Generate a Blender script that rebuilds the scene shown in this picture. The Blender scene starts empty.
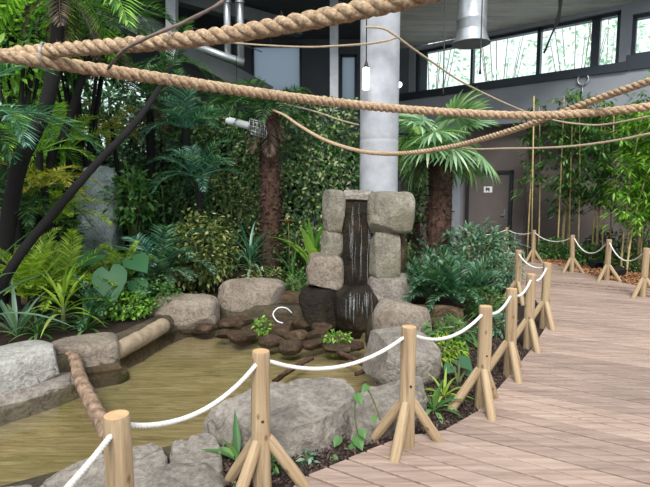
import bpy, bmesh, math, random
from mathutils import Vector, Matrix, Quaternion, noise
scene = bpy.context.scene
COL = scene.collection
PI = math.pi
R = math.radians
# ------------------------------------------------------------------ camera model
W_PX, H_PX, F_PX = 650, 487, 491.0
CAM = Vector((0, 0, 1.68)); PITCH = R(5.64)
cd = bpy.data.cameras.new('camera'); cam = bpy.data.objects.new('camera', cd); COL.objects.link(cam)
cd.sensor_width = 36; cd.lens = 36 * F_PX / W_PX; cd.clip_end = 200; cd.clip_start = .05
cam.location = CAM; cam.rotation_euler = (PI/2 - PITCH, 0, 0); scene.camera = cam
def ray(px, py):
    x, y = (px - 325) / F_PX, (243.5 - py) / F_PX
    c, s = math.cos(PITCH), math.sin(PITCH)
    return Vector((x, c + y*s, -s + y*c))
def at(px, py, Y):
    d = ray(px, py); return CAM + d * (Y / d.y)
def gnd(px, py, z=0.0):
    d = ray(px, py); return CAM + d * ((z - CAM.z) / d.z)
# ------------------------------------------------------------------ colour + materials
def lin(c):
    c /= 255.0
    return c/12.92 if c <= .04045 else ((c+.055)/1.055)**2.4
def rgb(r, g, b): return (lin(r), lin(g), lin(b), 1)
def newmat(name):
    m = bpy.data.materials.new(name); m.use_nodes = True
    nt = m.node_tree; nt.nodes.clear()
    out = nt.nodes.new('ShaderNodeOutputMaterial')
    return m, nt, out
def nd(nt, t, **kw):
    n = nt.nodes.new(t)
    for k, v in kw.items(): setattr(n, k, v)
    return n
def ramp(nt, fac, stops):
    r = nd(nt, 'ShaderNodeValToRGB'); e = r.color_ramp.elements
    e[0].position, e[0].color = stops[0]; e[1].position, e[1].color = stops[-1]
    for p, c in stops[1:-1]:
        q = e.new(p); q.color = c
    nt.links.new(fac, r.inputs[0]); return r.outputs[0]
def noisen(nt, scale, detail=5, vec=None, rough=.6, dist=0):
    n = nd(nt, 'ShaderNodeTexNoise'); n.inputs['Scale'].default_value = scale
    n.inputs['Detail'].default_value = detail; n.inputs['Roughness'].default_value = rough; n.inputs['Distortion'].default_value = dist
    if vec: nt.links.new(vec, n.inputs['Vector'])
    return n.outputs['Fac']
def coords(nt, scale=(1,1,1), rot=(0,0,0), kind='Object'):
    tc = nd(nt, 'ShaderNodeTexCoord'); mp = nd(nt, 'ShaderNodeMapping')
    mp.inputs['Scale'].default_value = scale; mp.inputs['Rotation'].default_value = rot
    nt.links.new(tc.outputs[kind], mp.inputs['Vector']); return mp.outputs['Vector']
def mixc(nt, fac, a, b, mode='MIX'):
    m = nd(nt, 'ShaderNodeMix', data_type='RGBA', blend_type=mode)
    for sock, v in ((m.inputs[0], fac), (m.inputs[6], a), (m.inputs[7], b)):
        if hasattr(v, 'is_linked'): nt.links.new(v, sock)
        else: sock.default_value = v
    return m.outputs[2]
def bumpn(nt, h, strength=.4, dist=.01):
    b = nd(nt, 'ShaderNodeBump'); b.inputs['Strength'].default_value = strength; b.inputs['Distance'].default_value = dist
    nt.links.new(h, b.inputs['Height']); return b.outputs['Normal']
def princ(nt, out, col, rough=.7, metal=0, normal=None, spec=.4):
    p = nd(nt, 'ShaderNodeBsdfPrincipled')
    if hasattr(col, 'is_linked'): nt.links.new(col, p.inputs['Base Color'])
    else: p.inputs['Base Color'].default_value = col
    p.inputs['Roughness'].default_value = rough; p.inputs['Metallic'].default_value = metal
    p.inputs['Specular IOR Level'].default_value = spec
    if normal: nt.links.new(normal, p.inputs['Normal'])
    nt.links.new(p.outputs[0], out.inputs[0]); return p
def plain(name, col, rough=.7, metal=0, var=.12, scale=6, bump=0, spec=.4):
    m, nt, out = newmat(name); v = coords(nt)
    n = noisen(nt, scale, 6, v)
    c2 = tuple(x*(1-var*2) for x in col[:3]) + (1,); c3 = tuple(min(1, x*(1+var)) for x in col[:3]) + (1,)
    c = ramp(nt, n, [(.3, c2), (.7, c3)])
    princ(nt, out, c, rough, metal, bumpn(nt, noisen(nt, scale*6, 5, v), bump, .01) if bump else None, spec); return m
def leafmat(name, a, b, c=None, rough=.45, trans=.35, spec=.4):
    m, nt, out = newmat(name)
    g = nd(nt, 'ShaderNodeNewGeometry')
    st = [(0, a), (.65, b), (1, c or b)]
    col = ramp(nt, g.outputs['Random Per Island'], st)
    p = nd(nt, 'ShaderNodeBsdfPrincipled'); nt.links.new(col, p.inputs['Base Color'])
    p.inputs['Roughness'].default_value = rough; p.inputs['Specular IOR Level'].default_value = spec
    t = nd(nt, 'ShaderNodeBsdfTranslucent')
    nt.links.new(mixc(nt, 1.0, col, (1.5, 1.6, .7, 1), 'MULTIPLY'), t.inputs['Color'])
    mx = nd(nt, 'ShaderNodeMixShader'); mx.inputs[0].default_value = trans
    nt.links.new(p.outputs[0], mx.inputs[1]); nt.links.new(t.outputs[0], mx.inputs[2]); nt.links.new(mx.outputs[0], out.inputs[0])
    return m
def rockmat(name, a, b, c, wet=False, moss=None):
    m, nt, out = newmat(name); v = coords(nt)
    big = noisen(nt, 2.2, 8, v, .65, .4); fine = noisen(nt, 26, 6, v, .7)
    col = ramp(nt, big, [(.3, a), (.5, b), (.72, c)])
    col = mixc(nt, .55, col, ramp(nt, fine, [(.34, (.3,.28,.26,1)), (.5, (.85,.83,.8,1)), (.64, (1.3,1.28,1.25,1))]), 'MULTIPLY')
    vo = nd(nt, 'ShaderNodeTexVoronoi', feature='DISTANCE_TO_EDGE'); vo.inputs['Scale'].default_value = 1.25
    wv = nd(nt, 'ShaderNodeVectorMath', operation='ADD')
    nn = nd(nt, 'ShaderNodeTexNoise'); nn.inputs['Scale'].default_value = 3; nt.links.new(v, nn.inputs['Vector'])
    nt.links.new(v, wv.inputs[0]); nt.links.new(nn.outputs['Color'], wv.inputs[1]); nt.links.new(wv.outputs[0], vo.inputs['Vector'])
    cr = ramp(nt, vo.outputs['Distance'], [(0, (.3,.28,.27,1)), (.016, (1,1,1,1))])
    brk = ramp(nt, noisen(nt, 2.6, 3, v), [(.4, (0,0,0,1)), (.52, (.8,.8,.8,1))]); col = mixc(nt, brk, col, cr, 'MULTIPLY')
    if moss:
        mk = ramp(nt, noisen(nt, 1.6, 6, v, .7), [(.5, (0,0,0,1)), (.66, (1,1,1,1))])
        col = mixc(nt, mk, col, moss)
    h = nd(nt, 'ShaderNodeMath', operation='ADD'); nt.links.new(noisen(nt, 14, 9, v, .7), h.inputs[0]); nt.links.new(fine, h.inputs[1])
    p = princ(nt, out, col, .5 if wet else .85, 0, bumpn(nt, h.outputs[0], .8, .04), .25 if wet else .3); return m
M = {}
M['rock'] = rockmat('rock_grey', rgb(108,102,95), rgb(148,140,132), rgb(180,173,164))
M['rock_pale'] = rockmat('rock_pale', rgb(150,148,144), rgb(186,184,180), rgb(208,207,205))
M['rock_tan'] = rockmat('rock_tan', rgb(104,100,90), rgb(142,137,124), rgb(172,168,156), moss=rgb(112,108,86))
M['rock_blue'] = rockmat('rock_grey_slope', rgb(120,132,134), rgb(160,172,176), rgb(192,202,206))
M['rock_pink'] = rockmat('rock_pink', rgb(114,103,92), rgb(150,138,126), rgb(176,166,155))
M['rock_wet'] = rockmat('rock_wet', rgb(22,18,14), rgb(42,35,27), rgb(70,58,44), wet=True, moss=rgb(44,40,22))
M['rock_brown'] = rockmat('rock_brown_wet', rgb(58,46,34), rgb(98,80,62), rgb(132,114,94), wet=True, moss=rgb(66,66,36))
M['rock_kerb'] = rockmat('rock_kerb', rgb(56,50,40), rgb(84,76,60), rgb(112,102,84))
M['pebble'] = rockmat('pebble', rgb(46,36,28), rgb(80,64,50), rgb(116,98,82), wet=True)

def woodmat(name, a, b, c, axis_scale, rot=(0,0,0), rough=.75, island=True, knots=False):
    m, nt, out = newmat(name)
    v = coords(nt, axis_scale, rot)
    g = noisen(nt, 1.0, 8, v, .65, .6)
    col = ramp(nt, g, [(.28, a), (.5, b), (.75, c)])
    big = noisen(nt, .9, 4, coords(nt), .6)
    col = mixc(nt, .5, col, ramp(nt, big, [(.3, (.72,.72,.74,1)), (.65, (1.08,1.05,1.02,1))]), 'MULTIPLY')
    if island:
        ge = nd(nt, 'ShaderNodeNewGeometry')
        col = mixc(nt, .6, col, ramp(nt, ge.outputs['Random Per Island'], [(0, (.60,.58,.58,1)), (1, (1.1,1.08,1.06,1))]), 'MULTIPLY')
    if knots:
        vo = nd(nt, 'ShaderNodeTexVoronoi'); vo.inputs['Scale'].default_value = 7; nt.links.new(coords(nt, (1.6,1.6,.9)), vo.inputs['Vector'])
        col = mixc(nt, .8, col, ramp(nt, vo.outputs['Distance'], [(.05, (.3,.2,.13,1)), (.16, (1,1,1,1))]), 'MULTIPLY')
    princ(nt, out, col, rough, 0, bumpn(nt, g, .35, .006), .3); return m
PLANK_ANG = R(-33)
M['deck'] = woodmat('deck_wood', rgb(124,106,96), rgb(161,140,128), rgb(188,168,156), (1.6, 26, 26), (0,0,-PLANK_ANG))
M['post'] = woodmat('peeled_pine', rgb(120,102,80), rgb(166,144,114), rgb(192,172,142), (34, 34, 1.8), island=True, knots=True)
M['post_cut'] = plain('pine_end_grain', rgb(196,158,118), .75, var=.1, scale=30)
M['hole'] = plain('hole_shadow_wood', rgb(58,42,30), .9)
def ropemat(name, a, b, c, sc):
    m, nt, out = newmat(name); v = coords(nt)
    n = noisen(nt, sc, 6, v, .75); n2 = noisen(nt, 7, 4, v)
    col = ramp(nt, n, [(.3, a), (.52, b), (.72, c)])
    col = mixc(nt, .4, col, ramp(nt, n2, [(.3, (.7,.68,.66,1)), (.7, (1.15,1.12,1.08,1))]), 'MULTIPLY')
    princ(nt, out, col, .95, 0, bumpn(nt, n, .9, .006), .15); return m
M['rope'] = ropemat('manila_rope', rgb(104,82,62), rgb(182,156,128), rgb(222,202,176), 75)
M['rope_thin'] = ropemat('thin_sisal_rope', rgb(120,104,88), rgb(178,160,138), rgb(208,194,174), 60)
M['rope_white'] = ropemat('white_rope', rgb(206,204,198), rgb(230,229,225), rgb(242,242,240), 120)
M['concrete'] = plain('column_concrete', rgb(164,166,172), .85, var=.12, scale=3.5, bump=.3)
M['concrete_board'] = woodmat('board_marked_concrete', rgb(176,176,174), rgb(214,214,212), rgb(234,234,232), (.7, 5, 5), (0,0,R(-38)), island=False, rough=.9)
M['wall_dark'] = plain('dark_grey_render', rgb(76,80,86), .85, var=.06, scale=1.2, bump=.1)
M['wall_grey'] = plain('grey_render', rgb(136,140,148), .85, var=.06, scale=1.2, bump=.1)
M['wall_low'] = plain('taupe_shaded_render', rgb(104,95,92), .85, var=.08, scale=1.2, bump=.1)  # taupe darkened to brown, carrying the shadow below the ledge in its colour
M['steel_dark'] = plain('dark_window_steel', rgb(46,52,60), .4, .3, var=.04)
M['door'] = plain('dark_door_paint', rgb(98,90,88), .5, var=.04)
M['door_frame'] = plain('door_frame_paint', rgb(38,39,44), .5, var=.04)
M['beam'] = plain('grey_beam', rgb(104,108,110), .8, var=.1, scale=2)
M['galv'] = plain('galvanised_steel', rgb(176,180,184), .35, .7, var=.1, scale=4)
M['paper'] = plain('white_paper', rgb(226,226,226), .7, var=.02)
M['ink'] = plain('sign_print', rgb(70,72,78), .7, var=.02)
M['black'] = plain('black_plastic', rgb(30,31,34), .5, var=.05)
M['white_metal'] = plain('white_enamel', rgb(220,224,226), .4, var=.03)
M['bark_dark'] = plain('dark_bark', rgb(15,14,14), .9, var=.25, scale=12, bump=.8)
M['bark_brown'] = plain('palm_fibre', rgb(80,58,48), .95, var=.35, scale=22, bump=.8)
M['bark_log'] = plain('log_bark', rgb(150,124,104), .9, var=.4, scale=14, bump=.9)
M['log_smooth'] = plain('weathered_log', rgb(158,140,118), .85, var=.2, scale=9, bump=.4)
M['twig'] = plain('grey_twig', rgb(120,106,98), .85, var=.2, scale=20, bump=.3)
M['stem'] = plain('green_stem', rgb(92,100,58), .7, var=.2, scale=12)
M['cane'] = plain('bamboo_cane', rgb(188,166,116), .5, var=.18, scale=10)
M['mulch'] = leafmat('bark_mulch', rgb(44,36,36), rgb(72,58,54), rgb(112,88,74), rough=.85, trans=0)
M['litter'] = leafmat('dry_leaf_litter', rgb(92,62,44), rgb(140,96,66), rgb(176,130,90), rough=.85, trans=0)
L = {}
L['bright'] = leafmat('leaf_bright', rgb(62,110,34), rgb(122,172,62), rgb(170,206,104))
L['lime'] = leafmat('leaf_lime', rgb(98,132,36), rgb(148,180,62), rgb(192,206,110))
L['mid'] = leafmat('leaf_mid', rgb(40,82,40), rgb(84,130,66), rgb(134,172,108))
L['fern'] = leafmat('leaf_fern', rgb(28,66,42), rgb(66,110,78), rgb(140,174,146), rough=.35)
L['dark'] = leafmat('leaf_dark', rgb(22,50,28), rgb(52,90,50), rgb(100,136,88))
L['teal'] = leafmat('leaf_teal', rgb(30,76,60), rgb(76,128,106), rgb(160,194,178), rough=.3)
L['blue'] = leafmat('leaf_blue_green', rgb(60,92,76), rgb(104,138,116), rgb(150,178,156), rough=.4)
L['varieg'] = leafmat('leaf_variegated', rgb(44,72,34), rgb(108,124,66), rgb(206,204,146))
L['yellow'] = leafmat('leaf_yellow', rgb(110,112,36), rgb(168,162,60), rgb(206,192,100))
L['fan'] = leafmat('leaf_fan', rgb(80,120,82), rgb(136,172,132), rgb(196,216,186), rough=.35)
L['creeper'] = leafmat('leaf_creeper', rgb(26,58,28), rgb(66,100,52), rgb(176,184,132))
L['big'] = leafmat('leaf_broad', rgb(46,90,56), rgb(60,106,68), rgb(88,132,90), rough=.4, trans=.25)
L['dead'] = leafmat('leaf_dead', rgb(50,42,36), rgb(84,70,56), rgb(116,98,78), trans=.1)
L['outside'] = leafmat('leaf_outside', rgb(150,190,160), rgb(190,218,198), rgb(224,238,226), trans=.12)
L['flower'] = leafmat('petal_red', rgb(160,50,40), rgb(190,70,50), trans=.2)
def glassmat(name, tint, fres=1.45):
    m, nt, out = newmat(name)
    t = nd(nt, 'ShaderNodeBsdfTransparent'); t.inputs[0].default_value = tint
    g = nd(nt, 'ShaderNodeBsdfGlossy'); g.inputs['Roughness'].default_value = .03
    f = nd(nt, 'ShaderNodeFresnel'); f.inputs[0].default_value = fres
    mx = nd(nt, 'ShaderNodeMixShader'); nt.links.new(f.outputs[0], mx.inputs[0])
    nt.links.new(t.outputs[0], mx.inputs[1]); nt.links.new(g.outputs[0], mx.inputs[2]); nt.links.new(mx.outputs[0], out.inputs[0])
    return m, nt, g, f
M['glass'] = glassmat('window_glass', (.93,.98,.97,1))[0]
def watermat():
    m, nt, g, f = glassmat('pond_water', (.92,.91,.84,1), 1.33)
    v = coords(nt); b = bumpn(nt, noisen(nt, 9, 4, v, .5), .12, .02)
    nt.links.new(b, g.inputs['Normal']); nt.links.new(b, f.inputs['Normal']); return m
M['water'] = watermat()
def frosted():
    m, nt, out = newmat('frosted_panel'); t = nd(nt, 'ShaderNodeBsdfTranslucent'); t.inputs[0].default_value = (.40,.44,.48,1)
    nt.links.new(t.outputs[0], out.inputs[0]); return m
M['frost'] = frosted()
def emis(name, col, s):
    m, nt, out = newmat(name); e = nd(nt, 'ShaderNodeEmission'); e.inputs[0].default_value = col; e.inputs[1].default_value = s
    nt.links.new(e.outputs[0], out.inputs[0]); return m
M['lamp'] = emis('lamp_glow', (1,1,1,1), 6)
def soilmat():
    m, nt, out = newmat('soil'); v = coords(nt); n = noisen(nt, 30, 8, v, .75)
    c = ramp(nt, n, [(.3, rgb(30,25,24)), (.55, rgb(62,51,46)), (.75, rgb(100,82,70))])
    princ(nt, out, c, .95, 0, bumpn(nt, n, .9, .03), .1); return m
M['soil'] = soilmat()
def basinmat():
    m, nt, out = newmat('pond_silt_reflections')
    n = noisen(nt, 1.0, 6, coords(nt, (1.6, 14, 1), (0,0,R(-52))), .7, 1.6)  # diagonal streaks paint the reflected ceiling boards into the floor colour
    n2 = noisen(nt, 1.3, 5, coords(nt), .6)
    c = ramp(nt, n, [(.3, rgb(122,108,80)), (.5, rgb(156,141,110)), (.72, rgb(188,174,144))])
    c = mixc(nt, .7, c, ramp(nt, n2, [(.3, (.72,.76,.62,1)), (.7, (1.12,1.08,1.0,1))]), 'MULTIPLY')
    princ(nt, out, c, .9, 0, None, .1); return m
M['basin'] = basinmat()
# ------------------------------------------------------------------ mesh builder
class MB:
    def __init__(s): s.v = []; s.f = []; s.mi = []
    def add(s, vs, fs, mi=0):
        b = len(s.v); s.v += [tuple(x) for x in vs]; s.f += [tuple(b+i for i in f) for f in fs]; s.mi += [mi]*len(fs)
    def box(s, c, d, rot=None, mi=0):
        vs = []
        for x in (-.5,.5):
            for y in (-.5,.5):
                for z in (-.5,.5):
                    p = Vector((x*d[0], y*d[1], z*d[2]))
                    if rot is not None: p = rot @ p
                    vs.append(Vector(c)+p)
        s.add(vs, [(0,1,3,2),(4,6,7,5),(0,4,5,1),(2,3,7,6),(0,2,6,4),(1,5,7,3)], mi)
    def hexa(s, b, t, mi=0):    # bottom 4, top 4 points
        s.add(list(b)+list(t), [(3,2,1,0),(4,5,6,7),(0,1,5,4),(1,2,6,5),(2,3,7,6),(3,0,4,7)], mi)
    def tube(s, pts, rad, n=8, cap=True, mi=0, jit=0, rnd=None):
        pts = [Vector(p) for p in pts]
        if not hasattr(rad, '__len__'): rad = [rad]*len(pts)
        fr = frames(pts); vs = []; fs = []
        for p, (t, u, w), r in zip(pts, fr, rad):
            for k in range(n):
                a = 2*PI*k/n; rr = r*(1+(rnd.uniform(-jit, jit) if jit else 0))
                vs.append(p + u*math.cos(a)*rr + w*math.sin(a)*rr)
        for i in range(len(pts)-1):
            for k in range(n):
                fs.append((i*n+k, i*n+(k+1)%n, (i+1)*n+(k+1)%n, (i+1)*n+k))
        if cap:
            fs.append(tuple(range(n-1, -1, -1))); fs.append(tuple((len(pts)-1)*n+k for k in range(n)))
        s.add(vs, fs, mi)
    def leaf(s, b, d, nrm, ln, wd, fold=.15, droop=.0):      # four-point folded leaf
        d = d.normalized(); side = d.cross(nrm)
        if side.length < 1e-4: side = d.orthogonal()
        side.normalize(); up = side.cross(d)
        m = b + d*ln*.45 ; t = b + d*ln - Vector((0,0,droop*ln))
        s.add([b, m+side*wd/2+up*fold*wd, t, m-side*wd/2+up*fold*wd, m], [(0,1,4),(1,2,4),(0,4,3),(4,2,3)])
    def blade(s, b, d, ln, wd, bend, segs=5, nrm=Vector((0,0,1)), fold=.2, peak=.35):   # long strap bending down
        d = d.normalized(); side = d.cross(nrm)
        if side.length < 1e-3: side = d.orthogonal()
        side.normalize(); p = Vector(b); vs = []; fs = []
        for i in range(segs+1):
            t = i/segs
            w = wd*(max(.25, min(1, t/peak)) if t < peak else max(.02, 1-((t-peak)/(1-peak))**1.6))
            up = side.cross(d)
            vs += [p - side*w/2 + up*fold*w, p, p + side*w/2 + up*fold*w]
            d = (d + Vector((0,0,-bend/segs))).normalized(); p = p + d*ln/segs
        for i in range(segs):
            a = i*3; fs += [(a,a+1,a+4,a+3),(a+1,a+2,a+5,a+4)]
        s.add(vs, fs)
    def mesh(s, name, mats, smooth=True, sharp=None):
        me = bpy.data.meshes.new(name); me.from_pydata(s.v, [], s.f)
        for m in (mats if isinstance(mats, (list, tuple)) else [mats]): me.materials.append(m)
        if any(s.mi): me.polygons.foreach_set('material_index', s.mi)
        if smooth: me.polygons.foreach_set('use_smooth', [True]*len(me.polygons))
        me.update()
        if sharp: me.set_sharp_from_angle(angle=R(sharp))
        return me
    def build(s, name, mats, parent=None, smooth=True, sharp=None, loc=None):
        return link(name, s.mesh(name, mats, smooth, sharp), parent, loc)
def link(name, me, parent=None, loc=None):
    o = bpy.data.objects.new(name, me); COL.objects.link(o)
    if parent: o.parent = parent
    if loc is not None: o.location = loc
    return o
def frames(pts):
    out = []; u = None
    for i in range(len(pts)):
        t = (pts[min(i+1, len(pts)-1)] - pts[max(i-1, 0)]).normalized()
        if u is None: u = t.orthogonal().normalized()
        u = (u - t*u.dot(t)).normalized(); out.append((t, u, t.cross(u)))
    return out
def smooth_path(P, step):
    P = [Vector(p) for p in P]; out = []
    for i in range(len(P)-1):
        p0, p1, p2, p3 = P[max(i-1,0)], P[i], P[i+1], P[min(i+2, len(P)-1)]
        n = max(2, int((p2-p1).length/step))
        for k in range(n):
            t = k/n
            out.append(.5*((2*p1)+(p2-p0)*t+(2*p0-5*p1+4*p2-p3)*t*t+(3*p1-p0-3*p2+p3)*t**3))
    out.append(P[-1]); return out
def thing(name, label, cat, loc=(0,0,0), rz=0, group=None):
    o = bpy.data.objects.new(name, None); o.empty_display_size = .1; COL.objects.link(o)
    o.location = loc; o.rotation_euler = (0,0,rz); return tag(o, label, cat, group)
def tag(o, label, cat, group=None):
    o['label'] = label; o['category'] = cat
    if group: o['group'] = group
    return o
def struct(o): o['kind'] = 'structure'; return o
def recentre(mb, c):
    c = Vector(c); mb.v = [tuple(Vector(p)-c) for p in mb.v]
# ------------------------------------------------------------------ ropes
def rope_mb(path, r, pitch, fuzz=0, seed=1, sides=7, strands=3):
    pts = smooth_path(path, pitch/9); fr = frames(pts); mb = MB(); s = 0; S = [0]
    for a, b in zip(pts, pts[1:]): s += (b-a).length; S.append(s)
    for k in range(strands):
        q = []
        for p, (t, u, w), x in zip(pts, fr, S):
            a = 2*PI*(x/pitch + k/strands); q.append(p + (u*math.cos(a)+w*math.sin(a))*r*.46)
        mb.tube(q, r*.56, sides)
    rnd = random.Random(seed)
    for _ in range(int(fuzz*s)):
        i = rnd.randrange(len(pts)-1); t, u, w = fr[i]; a = rnd.uniform(0, 2*PI)
        rd = u*math.cos(a)+w*math.sin(a); b = pts[i]+rd*r*.85
        d = (rd*rnd.uniform(.3,1)+t*rnd.uniform(-1,1)).normalized()
        ln = rnd.uniform(.008,.022); sd = d.cross(rd).normalized()*.0006
        mb.add([b-sd, b+sd, b+d*ln], [(0,1,2)])
    return mb
def rope(name, label, path, r, pitch, mat, cat='rope', fuzz=0, group=None, seed=1):
    c = Vector(path[0]); mb = rope_mb(path, r, pitch, fuzz, seed); recentre(mb, c)
    return tag(mb.build(name, mat, loc=c), label, cat, group)
# thick overhead ropes
P1 = [at(*p) for p in [(14,53,1.66),(45,51,1.62),(90,47.5,1.55),(150,43,1.46),(200,38,1.4),(250,31,1.33),(300,22,1.26),(350,12,1.2),(400,0,1.13),(460,-16,1.06)]]
o = rope('climbing_rope', 'thickest brown twisted rope overhead, rising to the top edge in front of the column', P1, .0235, .125, M['rope'], fuzz=160, group='overhead ropes')
wm = MB()
c = at(45,56,1.62)
for k in range(3):
    ring = [c + Vector((.003*k-.003, .032*math.cos(a), .042*math.sin(a))) for a in [2*PI*i/20 for i in range(21)]]
    wm.tube(ring, .0009, 5, cap=False)
recentre(wm, o.location); wm.build('wire_binding', M['galv'], o)
P2 = [at(*p) for p in [(-60,47,1.5),(0,55,1.57),(45,61.5,1.62),(100,70,1.72),(170,80,1.9),(250,92,2.15),(330,102,2.45),(400,109,2.68),(470,113.5,2.75),(535,115.5,2.75),(600,112,2.7),(650,106.5,2.6),(710,99,2.48)]]
rope('climbing_rope', 'long brown twisted rope crossing the whole view, tied to the thickest rope at left', P2, .0235, .115, M['rope'], fuzz=120, group='overhead ropes', seed=2)
P3 = [at(*p) for p in [(710,60,2.15),(650,81,2.4),(600,98,2.65),(550,117,2.95),(500,134,3.3),(450,147,3.8),(400,153.5,4.3),(360,151,4.9),(325,140,5.7),(300,126,6.8),(284,115,8.0),(272,110,9.35)]]
rope('climbing_rope', 'brown twisted rope sagging across the column from the shaggy palm trunk to upper right', P3, .0205, .1, M['rope'], fuzz=60, group='overhead ropes', seed=3)
rope('thin_rope', 'lower thin pale rope running in front of the bamboo to the right edge', [at(*p) for p in [(446,146,8.75),(475,149,8.1),(505,148.5,7.5),(540,148,7.0),(574,146,6.6),(612,141,6.2),(650,133.5,5.8),(700,122,5.4)]], .016, .08, M['rope_thin'], group='overhead ropes')
rope('thin_rope', 'upper thin pale rope under the grey ledge in front of the bamboo tops', [at(*p) for p in [(536,116,9.6),(558,121,9.0),(575,123.6,8.8),(598,125,8.5),(623,121.5,8.1),(650,116,7.7),(700,104,7.2)]], .017, .08, M['rope_thin'], group='overhead ropes')
rope('thin_rope', 'thin rope tied round the concrete column and running left', [at(*p) for p in [(180,36,9.6),(215,41,9.3),(260,45,8.8),(305,47,8.2),(335,46,7.8),(365,44,7.42),(385,41,7.36),(398,37,7.42)]], .017, .09, M['rope_thin'], group='overhead ropes')
rope('thin_rope', 'thin rope running down from the column top towards the right', [at(*p) for p in [(366,27,7.4),(383,28.5,7.36),(396,36,7.4),(412,48,7.6),(432,62,7.9),(462,82,8.3),(500,101,8.8),(528,113,9.2)]], .017, .09, M['rope_thin'], group='overhead ropes')
rope('thin_rope', 'faint thin rope behind the sagging rope, left of the column', [at(*p) for p in [(278,103,9.6),(310,110,9.2),(340,120,8.8),(359,125,8.5)]], .015, .08, M['rope_thin'], group='overhead ropes')
mb = MB(); mb.tube(smooth_path([at(*p) for p in [(100,-6,9.5),(145,10,9.6),(185,25,9.8),(235,42,10.2),(262,52,10.5)]], .2), .009, 6)
tag(mb.build('steel_cable', M['steel_dark']), 'thin dark cable running down beside the steel pipes at upper left', 'cable')
mb = MB(); pts = smooth_path([at(*p) for p in [(232,-8,1.40),(222,2,1.40),(205,12,1.40),(180,24,1.41),(158,33,1.38),(140,41,1.39),(127,48,1.42),(117,57,1.52),(108,69,1.665)]], .02)
mb.tube(pts, [.0042+.0016*math.sin(i*.9)**2 for i in range(len(pts))], 7)
tag(mb.build('hanging_twig', M['twig']), 'bare grey twig lying over the ropes at upper left', 'twig')
# ------------------------------------------------------------------ pond outline / deck outline
POND = [(-4.3,2.2),(-3.0,2.1),(-2.2,2.45),(-1.1,3.05),(-.55,3.4),(.0,3.75),(.45,4.15),(.7,4.8),(.72,5.7),(.55,7.2),(-.5,7.25),(-1.6,7.45),(-2.15,6.85),(-2.4,5.8),(-2.75,5.0),(-3.15,4.35),(-3.6,3.75),(-4.3,3.2)]
def inpoly(x, y, P):
    c = False; j = len(P)-1
    for i in range(len(P)):
        if (P[i][1] > y) != (P[j][1] > y) and x < (P[j][0]-P[i][0])*(y-P[i][1])/(P[j][1]-P[i][1])+P[i][0]: c = not c
        j = i
    return c
def dpoly(x, y, P):
    best = 9
    for i in range(len(P)):
        ax, ay = P[i-1]; bx, by = P[i]; dx, dy = bx-ax, by-ay
        t = max(0, min(1, ((x-ax)*dx+(y-ay)*dy)/(dx*dx+dy*dy)))
        best = min(best, math.hypot(x-ax-t*dx, y-ay-t*dy))
    return best
DZ = .035
EDGE_L = [(-.75,.2),(-.62,1.2),(-.45,2.2)] + [tuple(gnd(*p)[:2]) for p in [(304,482),(364,457),(402,441),(442,436),(481,413),(511,377),(533,350),(546,329)]] + [(3.22,7.2),(3.45,8.2),(3.35,9.2),(2.9,10.1),(2.1,10.8),(.8,11.2)]
EDGE_R = [(.8,13.4),(2.6,13.5),(4.2,13.6),(5.1,13.2),(5.45,12.2),(5.5,10.8),(5.5,9.7),(5.75,8.6),(5.9,7.4),(5.6,6.0),(4.9,4.4),(4.1,3.0),(3.3,1.6),(2.7,.2)]
DECK = EDGE_L + EDGE_R
# terrain
mb = MB(); x0, x1, y0, y1, st = -12, 15.0, -6.5, 18.5, .1
nx, ny = int((x1-x0)/st), int((y1-y0)/st); hz = []
for j in range(ny+1):
    for i in range(nx+1):
        x, y = x0+i*st, y0+j*st; z = 0
        if -5.7 < x < 1.2 and 2.0 < y < 7.8 and inpoly(x, y, POND): z = -.36
        elif not inpoly(x, y, DECK):
            z = .02*noise.noise(Vector((x*1.5, y*1.5, 0)))
            if x < -1.2 and y > 7.5: z += .12*min(1, (y-7.5)/2)
        else: z = -.02
        hz.append(z); mb.v.append((x, y, z))
for j in range(ny):
    for i in range(nx):
        a = j*(nx+1)+i; q = (a, a+1, a+nx+2, a+nx+1); mb.f.append(q)
        mb.mi.append(1 if min(hz[k] for k in q) < -.2 else 0)
struct(mb.build('ground', [M['soil'], M['basin']]))
mb = MB(); mb.add([(x, y, -.2) for x, y in POND], [tuple(range(len(POND)))])
o = struct(mb.build('pond_water', M['water'], smooth=False))
# stone kerb lining the pond
ol = smooth_path([Vector((x, y, 0)) for x, y in POND+POND[:1]], .12)[:-1]; n = len(ol); mb = MB()
for i, p in enumerate(ol):
    tn = (ol[(i+1) % n]-ol[i-1]).normalized(); nr = Vector((tn.y, -tn.x, 0))
    if not inpoly(p.x+nr.x*.05, p.y+nr.y*.05, POND): nr = -nr
    k = .05*noise.noise(p*3)
    for off, z in ((-.14,-.03),(-.1,.02),(.05+k,.01),(.10+k,-.06),(.13+k,-.40)): mb.v.append(tuple(p+nr*off+Vector((0,0,z+.015*noise.noise(p*5+Vector((0,0,z)))))))
for i in range(n):
    for k in range(4): a, b = i*5+k, ((i+1) % n)*5+k; mb.f.append((a, b, b+1, a+1)); mb.mi.append(0)
struct(mb.build('trim_9', M['rock_kerb']))
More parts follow.
